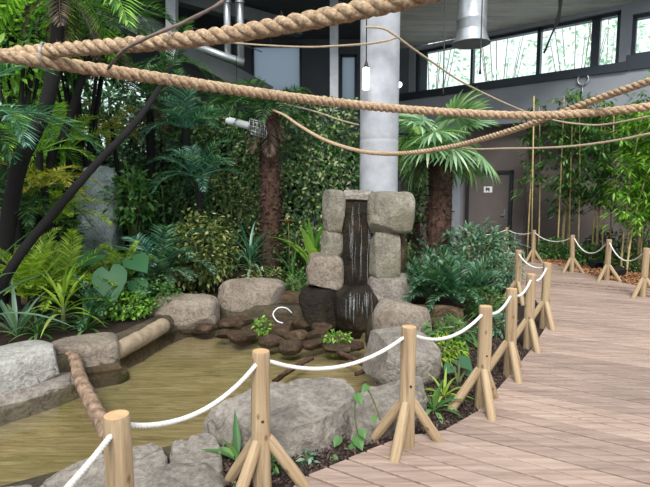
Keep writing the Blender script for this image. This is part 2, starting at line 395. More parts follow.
# deck planks
def cuts(p, d, P):
    out = []
    for i in range(len(P)):
        a, b = Vector(P[i-1]), Vector(P[i]); e = b-a; den = d.x*e.y-d.y*e.x
        if abs(den) < 1e-9: continue
        w = a-p; s = (w.x*d.y-w.y*d.x)/den
        if 0 <= s < 1: out.append((w.x*e.y-w.y*e.x)/den)
    return sorted(out)
mb = MB(); rnd = random.Random(5); nrm = Vector((math.cos(PLANK_ANG+PI/2), math.sin(PLANK_ANG+PI/2)))
PW, GAP = .142, .017; t = -2.0
while t < 14.5:
    ang = PLANK_ANG + R(-5.5)*max(0, 1-max(0, t-1.2)/2.5)*0
    d = Vector((math.cos(PLANK_ANG), math.sin(PLANK_ANG)))
    A = cuts(nrm*t, d, DECK); B = cuts(nrm*(t+PW-GAP), d, DECK)
    if len(A) == len(B):
        for k in range(0, len(A)-1, 2):
            if A[k+1]-A[k] < .1 or abs(A[k]-B[k]) > .8 or abs(A[k+1]-B[k+1]) > .8: continue
            j1 = 0
            pa, pb = nrm*t, nrm*(t+PW-GAP); dz = rnd.uniform(-.002,.002)
            q = [pa+d*(A[k]+j1), pa+d*A[k+1], pb+d*B[k+1], pb+d*(B[k]+j1)]
            e = .004; ins = [q[0]+nrm*e, q[1]+nrm*e, q[2]-nrm*e, q[3]-nrm*e]
            mb.hexa([(*p, -.01) for p in q], [(*p, DZ+dz-.004) for p in q])
            b = len(mb.v); mb.v += [(*p, DZ+dz) for p in ins]
            mb.f.pop(-5); mb.mi.pop()      # open the lid, add a chamfered one
            s0 = b-4
            fs = [(b,b+1,b+2,b+3)] + [(s0+i, s0+(i+1)%4, b+(i+1)%4, b+i) for i in range(4)]
            mb.f += fs; mb.mi += [0]*5
    t += PW
struct(mb.build('floor', M['deck'], smooth=False))
# ------------------------------------------------------------------ fence posts
POST_H = .83
def pg(px, py):
    g = gnd(px, py, POST_H); return (g.x, g.y)
posts = [(-.86,1.05), pg(116,414), pg(261,351), pg(409,327), pg(485,306), pg(512,288.5), pg(531.5,274), pg(547,263), pg(518.5,250), pg(504,234)]
far = [pg(469,232), pg(507,227.5), pg(534,230), pg(573,235), pg(609,239.5), pg(646,248), (6.35,6.9)]
def post_mesh(seed):
    rnd = random.Random(seed); mb = MB(); n = 16; zs = [-.06,.0,.12,.25,.4,.55,.7,.8,.822,POST_H]
    ph = rnd.uniform(0, 6); pts = [Vector((.006*math.sin(z*4+ph), .006*math.cos(z*3+ph), z)) for z in zs]
    rad = [.054,.054,.053,.052,.052,.0515,.051,.05,.049,.045]
    mb.tube(pts, [r*rnd.uniform(.98,1.03) for r in rad], n, cap=False)
    mb.f.append(tuple(len(mb.v)-n+k for k in range(n))); mb.mi.append(1)
    return mb.mesh('pole', [M['post'], M['post_cut']], sharp=40)
def brace_mesh(seed, ln=.40):
    mb = MB(); rnd = random.Random(seed)
    mb.tube([Vector((0,0,z)) for z in (0,.02,ln*.3,ln*.6,ln-.02,ln)], [.03,.034,.035,.034,.033,.029], 12, cap=False)
    n = 12; mb.f += [tuple(range(n-1,-1,-1)), tuple(len(mb.v)-n+k for k in range(n))]; mb.mi += [1,1]
    return mb.mesh('brace', [M['post'], M['post_cut']], sharp=40)
POLES = [post_mesh(i) for i in range(4)]; BRACE = [brace_mesh(i) for i in range(3)]
def hole_mesh():
    mb = MB(); mb.tube([Vector((0,-.0535,0)), Vector((0,-.046,0))], .008, 10); return mb.mesh('rope_hole', M['hole'])
HOLE = hole_mesh()
def fence_post(xy, rz, label, group, i, angs=(12, 150, 236)):
    t = thing('fence_post', label, 'post', (xy[0], xy[1], 0), 0, group)
    p = link('pole', POLES[i % 4], t); p.rotation_euler = (0,0,i*1.3)
    for k, a in enumerate(angs):
        a = R(a)+rz; foot = Vector((math.cos(a)*.25, math.sin(a)*.25, .0)); top = Vector((math.cos(a)*.05, math.sin(a)*.05, .30))
        b = link('brace', BRACE[k % 3], t, foot); b.rotation_mode = 'QUATERNION'; b.rotation_quaternion = (top-foot).to_track_quat('Z', 'Y')
    if i < 6:
        h = link('rope_hole', HOLE, p, (0,0,.45)); h.rotation_euler = (0,0,R(12)-i*1.3); 
    return t
NL = ['pine fence post just outside the lower left corner', 'peeled pine fence post at lower left, only its top half in view',
      'tall peeled pine fence post in front of the big pond boulder', 'peeled pine fence post standing before the pale round boulder',
      'pine fence post beside the small strap-leaved plants at the deck edge', 'pine fence post second behind the strap-leaved plants along the deck curve',
      'pine fence post third in the close row of four along the deck curve', 'pine fence post last of the close row of four, at the deck bend',
      'distant pine post behind the close row, half hidden by blue-green shrub', 'distant pine post at the tip of the blue-green shrub, in front of the door side']
for i, p in enumerate(posts):
    if i == 0: continue
    q = posts[min(i+1, len(posts)-1)]; r = posts[i-1]
    fence_post(p, .6 if i >= 4 else (.08 if i == 3 else 0), NL[i], 'posts on the pond side of the boardwalk', i)
FL = ['small pine post left of the door, seen over the blue-green shrub', 'pine post at the right foot of the dark door', 'pine post between the door and the first bamboo cane',
      'pine post third from the right edge, in front of bamboo canes', 'pine post second from the right edge, beside the dark ground light', 'pine post at the right edge of the view', 'pine post past the right edge']
for i, p in enumerate(far[:-1]):
    fence_post(p, R(-60) if i > 1 else 0, FL[i], 'posts on the wall side of the boardwalk', i+6, (20, 140, 262))
def span(a, b, sag, label, group):
    A = Vector((a[0], a[1], .765)); B = Vector((b[0], b[1], .765)); d = (B-A).normalized(); A += d*.045; B -= d*.045
    P = [A.lerp(B, t) - Vector((0,0,4*sag*t*(1-t))) for t in [i/8 for i in range(9)]]
    near = min(A.y, B.y) < 5
    return rope('fence_rope', label, P, .0125, .05 if near else .09, M['rope_white'], group=group, cat='rope')
SL = ['white rope running out of view at the lower left corner', 'white rope sagging over the pond between the two nearest posts', 'white rope sagging in front of the boulders to the post by the pale boulder',
      'white rope from the pale boulder to the strap-leaved plants', 'short white rope beside the arching fern clump, nearest of the close row', 'short white rope in the middle of the close row of posts',
      'short white rope at the far end of the close row of posts', 'white rope leading from the deck bend to the half hidden post', 'white rope along the blue-green shrub towards the door']
for i in range(len(posts)-1):
    L_ = (Vector(posts[i])-Vector(posts[i+1])).length
    span(posts[i], posts[i+1], [.03,.10,.11,.09,.06,.07,.07,.08,.12][i], SL[i], 'white ropes on the pond side')
SR = ['white rope in front of the dark door', 'short white rope at the right foot of the door', 'white rope in front of the leftmost bamboo canes', 'white rope sagging before the low shrub, between bamboo groups',
      'white rope at right sagging above the dark ground light', 'white rope leaving at the right edge']
for i in range(len(far)-1):
    span(far[i], far[i+1], [.06,.07,.14,.26,.24,.2][i], SR[i], 'white ropes on the wall side')
# ------------------------------------------------------------------ rocks
def rock_mesh(dims, seed, blocky=4.5, ncut=9, rough=.05, res=16, cutr=(.72,.95), freq=2.0):
    rnd = random.Random(seed); bm = bmesh.new(); bmesh.ops.create_cube(bm, size=2)
    bmesh.ops.subdivide_edges(bm, edges=bm.edges[:], cuts=res, use_grid_fill=True)
    planes = []
    for _ in range(ncut):
        n = Vector((rnd.gauss(0,1), rnd.gauss(0,1), rnd.gauss(0,.8))).normalized()
        sup = (abs(n.x)**(blocky/(blocky-1))+abs(n.y)**(blocky/(blocky-1))+abs(n.z)**(blocky/(blocky-1)))**((blocky-1)/blocky)
        planes.append((n, sup*rnd.uniform(*cutr)))
    off = Vector((seed*3.7, seed*1.9, seed*5.3)); md = min(dims)
    for v in bm.verts:
        p = v.co.copy(); p = p/((abs(p.x)**blocky+abs(p.y)**blocky+abs(p.z)**blocky)**(1/blocky))
        for n, h in planes:
            q = n.dot(p)-h
            if q > 0: p -= n*q
        u = p.normalized(); p = Vector((p.x*dims[0]/2, p.y*dims[1]/2, p.z*dims[2]/2))
        s = noise.fractal(p*freq/md*.5+off, 1.0, 2.1, 5)
        v.co = p + u*s*rough*md
        v.co.z += dims[2]/2
    me = bpy.data.meshes.new('rock'); bm.to_mesh(me); bm.free()
    me.polygons.foreach_set('use_smooth', [True]*len(me.polygons)); me.set_sharp_from_angle(angle=R(32)); return me
def rock(name, label, loc, dims, mat, seed, rz=0, tilt=0, group=None, cat='rock', **kw):
    me = rock_mesh(dims, seed, **kw); me.materials.append(M[mat]); o = link(name, me, None, loc)
    o.rotation_euler = (tilt, 0, rz); return tag(o, label, cat, group)
def rock_px(name, label, box, Y, depth, mat, seed, group=None, **kw):
    xa, ya, xb, yb = box; c = at((xa+xb)/2, yb, Y); top = at((xa+xb)/2, ya, Y)
    w = (at(xb, (ya+yb)/2, Y)-at(xa, (ya+yb)/2, Y)).x
    return rock(name, label, (c.x, Y+depth/2, c.z), (w, depth, top.z-c.z), mat, seed, group=group, **kw)
G = 'stacked rocks of the fountain'
rock_px('fountain_rock', 'tall narrow block at top left of the rock fountain', (323,190,346,235), 7.0, .55, 'rock_tan', 11, G, blocky=6, rough=.06, res=22, cutr=(.8,.97))
rock_px('fountain_rock', 'large blocky boulder at top right of the rock fountain', (369,192,416,236), 6.9, .75, 'rock_tan', 12, G, blocky=6, rough=.05, res=24, cutr=(.82,.98))
rock_px('fountain_rock', 'flat capstone between the top blocks at the column foot', (339,190,376,203), 7.12, .5, 'rock', 13, G, blocky=6, res=18)
rock_px('fountain_rock', 'wedge-shaped block under the top right boulder of the fountain', (370,232,402,283), 6.92, .6, 'rock_tan', 14, G, blocky=6, rough=.05, res=22, cutr=(.75,.95))
rock_px('fountain_rock', 'dark supporting rock behind the wedge block of the fountain', (390,226,408,283), 7.2, .5, 'rock_brown', 15, G, blocky=5)
rock_px('fountain_rock', 'slim pale rock on the left side of the fountain, below the top block', (321,231,343,262), 7.02, .5, 'rock_tan', 16, G, blocky=5, rough=.06)
rock_px('fountain_rock', 'rough brownish rock low on the left of the fountain', (306,256,343,295), 6.92, .6, 'rock_pink', 17, G, blocky=5, rough=.09, res=22)
rock_px('fountain_rock', 'wet dark boulder at the lower left foot of the fountain', (297,287,340,337), 6.85, .65, 'rock_wet', 18, G, blocky=4, rough=.09, res=22)
rock_px('fountain_rock', 'wet mossy boulder in the middle under the falling water', (335,288,379,338), 6.72, .6, 'rock_wet', 19, G, blocky=4, rough=.1, res=22)
rock_px('fountain_rock', 'pale slanted rock at the lower right of the fountain', (369,277,415,312), 6.9, .65, 'rock', 20, G, blocky=4.5, rough=.06, res=20)
o = rock_px('cascade_slab', 'dark wet slab the water runs down, in the middle of the fountain', (340,199,375,296), 7.14, .42, 'rock_wet', 21, None, blocky=8, rough=.11, freq=3.5, res=26, ncut=3, cutr=(.92,.99))
# thin falling water on the slab and its foot
rnd = random.Random(3); mb = MB(); base = o.location
for k in range(16):
    px = rnd.uniform(345,371); ya = rnd.uniform(203,250); yb = ya+rnd.uniform(20,45)
    P = [at(px+rnd.uniform(-.5,.5), ya+(yb-ya)*i/4, 7.115)-base for i in range(5)]
    mb.tube(P, [.0015,.003,.003,.0025,.001], 5)
for k in range(22):
    px = rnd.uniform(338,374); ya = rnd.uniform(290,302); yb = ya+rnd.uniform(10,24)
    P = [at(px, ya+(yb-ya)*i/3, 6.70)-base for i in range(4)]
    mb.tube(P, [.002,.004,.004,.001], 5)
wtr, nt_, out_ = newmat('falling_water'); p_ = princ(nt_, out_, (.85,.9,.92,1), .1, 0, None, .6); p_.inputs['Alpha'].default_value = .14
mb.build('water_trickle', wtr, o)
G = 'boulders along the pond edge'
rock_px('boulder', 'rounded brown-topped boulder behind the pale boulder at the fountain foot', (376,303,436,368), 5.6, .7, 'rock_pink', 31, G, blocky=2.8, ncut=5, rough=.04, res=22)
rock('boulder', 'big smooth pale boulder right behind the post at centre', (.70,4.55,-.1), (.66,.8,.50), 'rock', 32, group=G, blocky=3, ncut=6, rough=.04, res=24, rz=.3)
rock_px('boulder', 'broad flat-topped boulder on the far pond edge left of the fountain', (215,283,284,318), 7.35, .6, 'rock_pink', 33, G, blocky=4.5, ncut=8, rough=.05, res=22, cutr=(.8,.95))
rock_px('boulder', 'tapering boulder at the back left corner of the pond', (144,300,214,336), 6.7, .6, 'rock_pink', 34, G, blocky=4, ncut=9, rough=.05, res=22)
rock_px('boulder', 'reddish stone between the back boulder and the fountain', (276,294,304,318), 7.5, .45, 'rock_brown', 35, G, blocky=3.5)
rock('boulder', 'flat tan boulder under the top end of the sunken log', (-2.7,5.34,-.25), (.74,.56,.34), 'rock_pink', 36, group=G, blocky=5, ncut=8, rough=.045, res=22, rz=.45)
rock('boulder', 'large pale grey slab at the left edge of the view', (-3.2,4.52,-.25), (1.25,.66,.42), 'rock_pale', 37, group=G, blocky=6, ncut=7, rough=.03, res=24, rz=.97, cutr=(.85,.97))
rock('boulder', 'low dark ledge at the waterline under the pale left slab', (-3.12,4.46,-.5), (1.45,.74,.37), 'rock', 38, group=G, blocky=6, ncut=5, rough=.05, res=20, rz=.97)
rock('boulder', 'wet ledge at the waterline below the flat tan boulder', (-2.6,5.26,-.5), (.8,.6,.35), 'rock_brown', 39, group=G, blocky=5, ncut=7, rough=.06, res=20, rz=.5)
def poly_rock(label, top, seed, mat='rock', drop=.11, out=1.12, base=-.3, rough=.02, group=G):
    T = [gnd(px, py, z) for px, py, z in top]; c = sum(T, Vector())/len(T); n = len(T)
    S = [Vector((c.x+(p.x-c.x)*out, c.y+(p.y-c.y)*out, p.z-drop*(.7+.6*((i*7+seed) % 5)/4))) for i, p in enumerate(T)]
    B = [Vector((c.x+(p.x-c.x)*(out+.1), c.y+(p.y-c.y)*(out+.1), base)) for p in T]
    o = Vector((c.x, c.y, base)); bm = bmesh.new(); rings = [[bm.verts.new(p-o) for p in ring] for ring in (T, S, B)]
    for a, b in zip(rings, rings[1:]):
        for i in range(n): bm.faces.new((a[i], b[i], b[(i+1) % n], a[(i+1) % n]))
    cv = bm.verts.new(c-o+Vector((0,0,.015)))
    for i in range(n): bm.faces.new((rings[0][i], rings[0][(i+1) % n], cv))
    bm.faces.new(rings[2][::-1]); bmesh.ops.recalc_face_normals(bm, faces=bm.faces[:])
    bmesh.ops.triangulate(bm, faces=bm.faces[:])
    bmesh.ops.bevel(bm, geom=bm.edges[:], offset=.008, segments=1, affect='EDGES', profile=.5)
    for _ in range(3): bmesh.ops.subdivide_edges(bm, edges=[e for e in bm.edges if e.calc_length() > .03], cuts=1, use_grid_fill=True)
    bmesh.ops.triangulate(bm, faces=bm.faces[:]); bm.normal_update(); off = Vector((seed*2.3, seed, 0))
    mv = [(v, v.normal*(noise.fractal(v.co*6+off, 1, 2.1, 5)*rough+.9*rough*noise.noise(v.co*2.2+off)-.02*max(0, .12-abs(noise.noise(v.co*3.1-off)))/.12)) for v in bm.verts]
    for v, d in mv: v.co += d
    me = bpy.data.meshes.new('rock'); bm.to_mesh(me); bm.free(); me.materials.append(M[mat])
    me.polygons.foreach_set('use_smooth', [True]*len(me.polygons)); me.set_sharp_from_angle(angle=R(28))
    return tag(link('boulder', me, None, o), label, 'rock', group)
poly_rock('largest angular grey boulder, behind the tall post at centre left', [(210,408,.2),(252,387,.28),(300,378,.30),(346,379,.28),(358,393,.24),(322,418,.21),(288,428,.19),(236,428,.15)], 3, out=1.1, drop=.12)
poly_rock('sloping grey boulder filling the gap between the largest boulder and the pale one', [(362,388,.22),(390,379,.26),(420,376,.26),(425,390,.2),(402,416,.12),(372,430,.1),(352,432,.1),(350,404,.2)], 4, out=1.08)
poly_rock('cracked grey boulder left of the tall post, low on the pond bank', [(172,440,.1),(190,433,.13),(212,431,.11),(221,446,.08),(220,470,.05),(204,478,.04),(184,482,.04),(172,466,.07)], 5, out=1.06, drop=.05)
poly_rock('long grey boulder behind the lower left post', [(40,482,.05),(75,464,.1),(112,450,.12),(150,443,.12),(164,446,.1),(168,472,.08),(168,505,.04),(90,522,.02)], 6, out=1.05, drop=.07)
rock('boulder', 'grey boulder in the bottom left corner', (-1.85,2.5,-.3), (.9,.6,.32), 'rock', 45, group=G, blocky=4, ncut=8, rough=.05, res=22, rz=.2)
rock('boulder', 'small flat grey stone at the foot of the bank left of the tall post', (-.78,2.62,-.05), (.42,.34,.17), 'rock', 46, group=G, blocky=4, ncut=7, rough=.06, res=18)
rock('boulder', 'flat reddish stone on the soil under the fern clump', tuple(gnd(447,329)), (.42,.3,.14), 'rock_brown', 47, group=G, blocky=3.5, ncut=7, rough=.06, res=16, rz=.2)
rock('boulder', 'dark kerb stone under the arching fern clump', (1.42,6.55,-.02), (.9,.22,.22), 'rock_brown', 48, group=G, blocky=5, res=16, rz=-.15)
# shingle of small stones in the shallows
rnd = random.Random(12); rows = [(205,316,'upper'),(214,324,'middle'),(238,331,'lower'),(300,345,'front')]
ordw = ['first','second','third','fourth','fifth','sixth','seventh','eighth','ninth','tenth']
pebs = [('upper',[(208,318,20,10),(228,315,22,9),(248,318,24,10),(268,322,22,10),(286,321,20,9),(304,324,20,9),(322,328,22,9)]),
        ('middle',[(207,328,22,11),(232,325,26,11),(254,329,24,11),(276,332,26,13),(297,336,22,11),(318,335,24,10),(338,338,22,10)]),
        ('lower',[(222,334,24,9),(247,338,26,9),(271,342,24,11),(292,346,26,10),(312,344,24,9),(334,348,30,9),(352,345,22,9)])]
for row, lst in pebs:
    for k, (px, py, w, h) in enumerate(lst):
        px += rnd.uniform(-4,4); py += rnd.uniform(-1.5,1.5); w *= rnd.uniform(.85,1.3); h *= rnd.uniform(.8,1.5)
        g = gnd(px, py, -.2); s = g.y/491
        hh = max(.10, h*s*.95)
        rock('pond_stone', f'{ordw[k]} wet brown stone from the left in the {row} row in the pond shallows', (g.x, g.y, -.2-hh*.45), (w*s*1.02, w*s*rnd.uniform(.7,1.0), hh), rnd.choice(['pebble','rock_brown','pebble']), 60+k+len(row)*9, rz=rnd.uniform(0,3), group='wet stones in the shallows', cat='stone', blocky=3.5, ncut=9, rough=.14, res=10, cutr=(.6,.92))
# sunken log, edge log, dark sticks
mb = MB(); rnd = random.Random(8)
P = smooth_path([at(66,351,5.15)+Vector((0,0,.02)), at(75,360,5.0), at(80,378,4.6), at(89,397,4.25), at(101,420,3.85), at(116,446,3.5)], .05)
mb.tube(P, [.062+.012*noise.noise(Vector((i*.5,0,0))) for i in range(len(P))], 12, jit=.12, rnd=rnd)
tag(mb.build('driftwood_log', M['bark_log']), 'rough barked log sloping from the tan boulder into the pond', 'log')
mb = MB(); P = smooth_path([gnd(110,355,-.12), gnd(128,345,-.10), gnd(148,334,-.09), gnd(164,325,-.08)], .08)
mb.tube(P, [.085,.095]+[.105]*(len(P)-3)+[.095], 14, jit=.05, rnd=rnd)
tag(mb.build('edging_log', M['log_smooth']), 'smooth weathered log edging the back of the pond', 'log')
for lab, a, b in [('dark submerged branch left of the largest boulder top', gnd(312,358,-.2), gnd(274,382,-.24)), ('dark branch lying in the water beside the pale boulder', gnd(338,352,-.17), gnd(375,372,-.2)), ('second dark branch crossing beside the pale boulder in the water', gnd(356,374,-.17), gnd(380,369,-.2))]:
    mb = MB(); mb.tube(smooth_path([a, a.lerp(b,.5)+Vector((0,0,.02)), b], .06), .028, 8, jit=.15, rnd=rnd); tag(mb.build('sunken_branch', M['bark_brown']), lab, 'branch', 'sunken branches')
mb = MB(); P = smooth_path([at(283,323,6.8), at(277,321,6.85), at(273,314,6.95), at(278,308,7.0), at(286,308,7.02), at(292,313,7.05)], .03); mb.tube(P, .009, 8)
tag(mb.build('water_hose', M['white_metal']), 'white hose looping out of the pond left of the fountain', 'hose')
# mulch as stuff
def chips(name, region, n, size, mat, seed, label, cat):
    rnd = random.Random(seed); mb = MB()
    for _ in range(n*4):
        if len(mb.v) > n*8: break
        x = rnd.uniform(region[0], region[1]); y = rnd.uniform(region[2], region[3])
        if inpoly(x, y, DECK) or inpoly(x, y, POND): continue
        q = Quaternion((rnd.gauss(0,1), rnd.gauss(0,1), rnd.gauss(0,1), rnd.gauss(0,1))).normalized(); s = size*rnd.uniform(.5,1.4)
        mb.box((x, y, .012+.02*noise.noise(Vector((x*1.5, y*1.5, 0)))+rnd.uniform(0,.012)), (s, s*.45, s*.2), q.to_matrix())
    o = mb.build(name, mat, smooth=False); tag(o, label, cat); o['kind'] = 'stuff'
chips('bark_mulch', (-.9,2.4,2.5,5.9), 9000, .022, M['mulch'], 1, 'dark bark mulch on the soil between boulders and boardwalk', 'mulch')
chips('leaf_litter', (5.3,7.6,7.5,12.6), 2600, .10, M['litter'], 2, 'brown leaf litter on the bed under the bamboo', 'mulch')
# ------------------------------------------------------------------ column, duct, lamps
ccx, ccy = at(378.5,188,7.95).x, 7.95
mb = MB(); zs = [1.3,3.52,3.53,3.56,3.57,9.0]; rr = [.305,.305,.302,.302,.305,.312]
zj = at(378,138,7.65).z; zs[1:5] = [zj-.02, zj-.01, zj+.0, zj+.01]
zs[0] = -.02
mb.tube([Vector((0,0,z)) for z in zs[:1]+[zs[1]-.05]+zs[1:5]+[zs[4]+.05]+zs[5:]], [.305]+rr[:1]+rr[1:5]+rr[:1]+rr[5:], 40)
o = mb.build('concrete_column', M['concrete'], sharp=40, loc=(ccx, ccy, 0)); tag(o, 'round pale concrete column rising behind the rock fountain', 'column')
t = thing('duct', 'round galvanised ventilation duct hanging in front of the windows', 'duct', at(471,45,11.6))
b = t.location; mb = MB(); mb.tube([Vector((0,0,z)) for z in (.15,.5,.52,.55,.57,1.1,1.12,1.15,1.17,2.2)], [.33,.33,.34,.34,.33,.33,.34,.34,.33,.33], 28, cap=False); mb.build('pipe', M['galv'], t, sharp=40)
mb = MB(); mb.tube([Vector((0,0,z)) for z in (.3,.16,.02,.0,.02,.2)], [.33,.36,.43,.42,.40,.3], 28, cap=False); mb.build('hood', M['galv'], t, sharp=50)
t = thing('hanging_lamp', 'glowing white tube lamp hanging on a cord in front of the column', 'lamp', at(366,90,7.45))
mb = MB(); mb.tube([Vector((0,0,z)) for z in (0,.02,.3,.33)], [.03,.05,.05,.03], 14); mb.build('bulb', M['lamp'], t)
mb = MB(); mb.tube([Vector((0,0,z)) for z in (.32,.36,.42)], [.04,.03,.012], 12); mb.build('socket', M['black'], t)
mb = MB(); mb.tube([Vector((0,0,.41)), Vector((.0,0,2.4))], .008, 6); mb.build('cord', M['black'], t)
t = thing('spotlight', 'small bright spotlight right of the column', 'lamp', at(399,85,8.1))
mb = MB(); mb.tube([Vector((0,0,0)), Vector((0,-.02,0))], .045, 14); mb.build('lens', M['lamp'], t)
mb = MB(); mb.tube([Vector((0,.14,.02)), Vector((0,.05,.0)), Vector((0,-.005,0))], [.03,.055,.055], 14); mb.build('housing', M['black'], t)
mb = MB(); mb.tube([Vector((0,.1,0)), Vector((-.12,.1,0))], .015, 6); mb.build('arm', M['black'], t)
t = thing('heat_lamp', 'white heat lamp with grey mesh guard left of the shaggy palm trunk', 'lamp', at(240,124,9.1))
mb = MB(); A, B = at(226,120,9.1)-t.location, at(249,126,9.1)-t.location
mb.tube([A, A.lerp(B,.1), B], [.05,.07,.07], 14); mb.build('body', M['white_metal'], t)
mb = MB(); D = (B-A).normalized()
for k in range(5): mb.tube([B+D*(.03+.07*k)+Vector((0,.14*math.cos(a),.14*math.sin(a)+.0)) for a in [2*PI*i/16 for i in range(17)]], .006, 5, cap=False)
for a in [2*PI*i/10 for i in range(10)]: mb.tube([B+Vector((0,.07*math.cos(a),.07*math.sin(a))), B+D*.03+Vector((0,.14*math.cos(a),.14*math.sin(a))), B+D*.31+Vector((0,.14*math.cos(a),.14*math.sin(a)))], .005, 5)
mb.build('mesh_guard', M['galv'], t)
mb = MB(); mb.tube([A.lerp(B,.5)+Vector((0,0,.06)), A.lerp(B,.5)+Vector((0,0,3.5))], .006, 5); mb.build('cord', M['black'], t)
# hanging vine twig + dark hanging cords in front of windows
mb = MB(); P = smooth_path([at(*p) for p in [(561,-8,6.0),(560,8,6.0),(557,22,6.0),(551,36,6.0),(544,53,6.0)]], .08)
mb.tube(P, [.012+.012*noise.noise(Vector((i*.7,1,0)))+.01*(i/len(P) < .5) for i in range(len(P))], 7)
mb.tube([at(556,24,6.0), at(549,27,6.05), at(546,30,6.05)], .006, 5)
tag(mb.build('hanging_vine', M['bark_dark']), 'dark bare vine stem hanging in front of the right window pane', 'vine')
for lab, px, py, Y in [('dark cord hanging in front of the left window pane, left one', 443, 96, 10.4), ('dark cord hanging beside the duct over the window', 480, 74, 10.6)]:
    mb = MB(); e = at(px, py, Y); mb.tube([e, e+Vector((0,0,.12)), Vector((e.x, e.y, 6.9))], [.03,.014,.012], 7); tag(mb.build('hanging_rope', M['black']), lab, 'rope', 'hanging cords')
# ------------------------------------------------------------------ building shell
W0 = Vector((6.05,14.5,0)); WD = Vector((.788,-.616,0)).normalized(); WN = Vector((-.616,-.788,0)).normalized()   # wall line, inward normal
def wall_s(px):
    d = ray(px, 195); k = d.x/d.y
    return (k*W0.y - W0.x)/(WD.x - k*WD.y)
def wall_z(px, py): s = wall_s(px); return at(px, py, (W0+WD*s).y).z
def wbox(mb, s0, s1, z0, z1, n0, n1, mi=0):
    a = [W0+WD*s0+WN*n0, W0+WD*s1+WN*n0, W0+WD*s1+WN*n1, W0+WD*s0+WN*n1]
    mb.hexa([(p.x,p.y,z0) for p in a], [(p.x,p.y,z1) for p in a], mi)
zb, zt = wall_z(500,83), wall_z(500,35)
sA, sB, sC, sD = wall_s(415), wall_s(612), wall_s(623), 6.5
zb2, zt2 = wall_z(632,57), wall_z(632,15)
ZC = zt+.12; ZBAND = wall_z(560,121)
print('WALL', zb, zt, zb2, zt2, ZC, ZBAND, sA, sB, sC, 'door', wall_s(467), wall_s(512), wall_z(490,171), 'posts', posts, far)
mb = MB()
sR = wall_s(524); wbox(mb, -5.0, sR, 0, ZBAND, -.3, 0, 1); wbox(mb, sR-.3, 13.0, 0, ZBAND, -1.0, -.7, 1); wbox(mb, sR, 13.0, ZBAND-.02, ZBAND, -.8, .0, 0)
wbox(mb, -5.0, 13.0, ZBAND, zb, -.3, .45)
wbox(mb, -5.0, sA, zb, ZC, -.3, .2); wbox(mb, sB, sC, zb, 8.2, -.3, .2); wbox(mb, sD, 13.0, zb, 8.2, -.3, .2)
wbox(mb, sA, sB, zt, ZC, -.3, .2); wbox(mb, sC, sD, zb, zb2, -.3, .2); wbox(mb, sC, sD, zt2, 8.2, -.3, .2)
struct(mb.build('wall_right', [M['wall_grey'], M['wall_low']], smooth=False))
mb = MB(); wbox(mb, -5.0, sC, zb-.22, zb, .45, .53); wbox(mb, sC-.05, 13, zb-.22, zb2-.02, .2, .5); struct(mb.build('trim_1', M['steel_dark'], smooth=False))
mb = MB(); wbox(mb, wall_s(455), wall_s(463), 0, ZBAND, 0, .22); struct(mb.build('trim_2', M['wall_grey'], smooth=False))
def window(name, s0, s1, z0, z1, mull):
    mb = MB(); f = .09
    wbox(mb, s0, s1, z0, z0+f, -.1, .1); wbox(mb, s0, s1, z1-f, z1, -.1, .1); wbox(mb, s0, s0+f, z0, z1, -.1, .1); wbox(mb, s1-f, s1, z0, z1, -.1, .1)
    for m_, w in mull: wbox(mb, m_-w/2, m_+w/2, z0, z1, -.1, .1)
    o = struct(mb.build(name, M['steel_dark'], smooth=False))
    g = MB(); wbox(g, s0+f, s1-f, z0+f, z1-f, -.01, .01); g.build('pane', M['glass'], o, smooth=False)
window('window_1', sA, sB, zb, zt, [(wall_s(469),.07),(wall_s(533.5),.1),(wall_s(588),.2)])
window('window_2', sC, sD, zb2, zt2, [(wall_s(690),.1)])
# door with handle and notice
s0, s1, zd = wall_s(467), wall_s(513), wall_z(490,171)
mb = MB(); f = .09
wbox(mb, s0, s0+f, 0, zd, 0, .1); wbox(mb, s1-f, s1, 0, zd, 0, .1); wbox(mb, s0, s1, zd-f, zd, 0, .1)
dr = struct(mb.build('door_1', M['door_frame'], smooth=False))
mb = MB(); wbox(mb, s0+f, s1-f, .01, zd-f, 0, .05); dl = mb.build('door_leaf', M['door'], dr, smooth=False)
mb = MB(); wbox(mb, s1-f-.14, s1-f-.10, .95, 1.25, .05, .07); wbox(mb, s1-f-.22, s1-f-.08, 1.06, 1.09, .08, .1); wbox(mb, s1-f-.12, s1-f-.09, 1.06, 1.09, .05, .1); mb.build('door_handle', M['galv'], dl, smooth=False)
t = thing('door_notice', 'small white notice stuck on the dark door', 'sign'); sc_ = wall_s(488.5)
mb = MB(); wbox(mb, sc_-.13, sc_+.13, wall_z(488,192.5), wall_z(488,186.5), .051, .058); pp = mb.build('paper', M['paper'], t, smooth=False)
mb = MB(); zz = wall_z(488,189.5)
wbox(mb, sc_-.07, sc_-.03, zz-.05, zz+.06, .058, .061); wbox(mb, sc_-.03, sc_+.05, zz-.02, zz+.05, .058, .061); wbox(mb, sc_+.01, sc_+.05, zz-.06, zz, .058, .061)
mb.build('pictogram', M['ink'], pp, smooth=False)
# hook ring on the wall band
t = thing('wall_ring', 'small metal ring on a stem fixed to the grey band below the windows', 'ring'); c = W0+WD*wall_s(581)+WN*.5; c.z = wall_z(581,83)
mb = MB(); mb.tube([c+WD*.13*math.cos(a)+Vector((0,0,.13*math.sin(a))) for a in [2*PI*i/20 for i in range(21)]], .025, 7, cap=False); mb.build('ring', M['galv'], t)
mb = MB(); mb.tube([c-Vector((0,0,.12)), c-Vector((0,0,.55))], .018, 6); mb.tube([c-Vector((0,0,.4)), c-Vector((0,0,.4))-WN*.06], .02, 6); mb.build('stem', M['galv'], t)
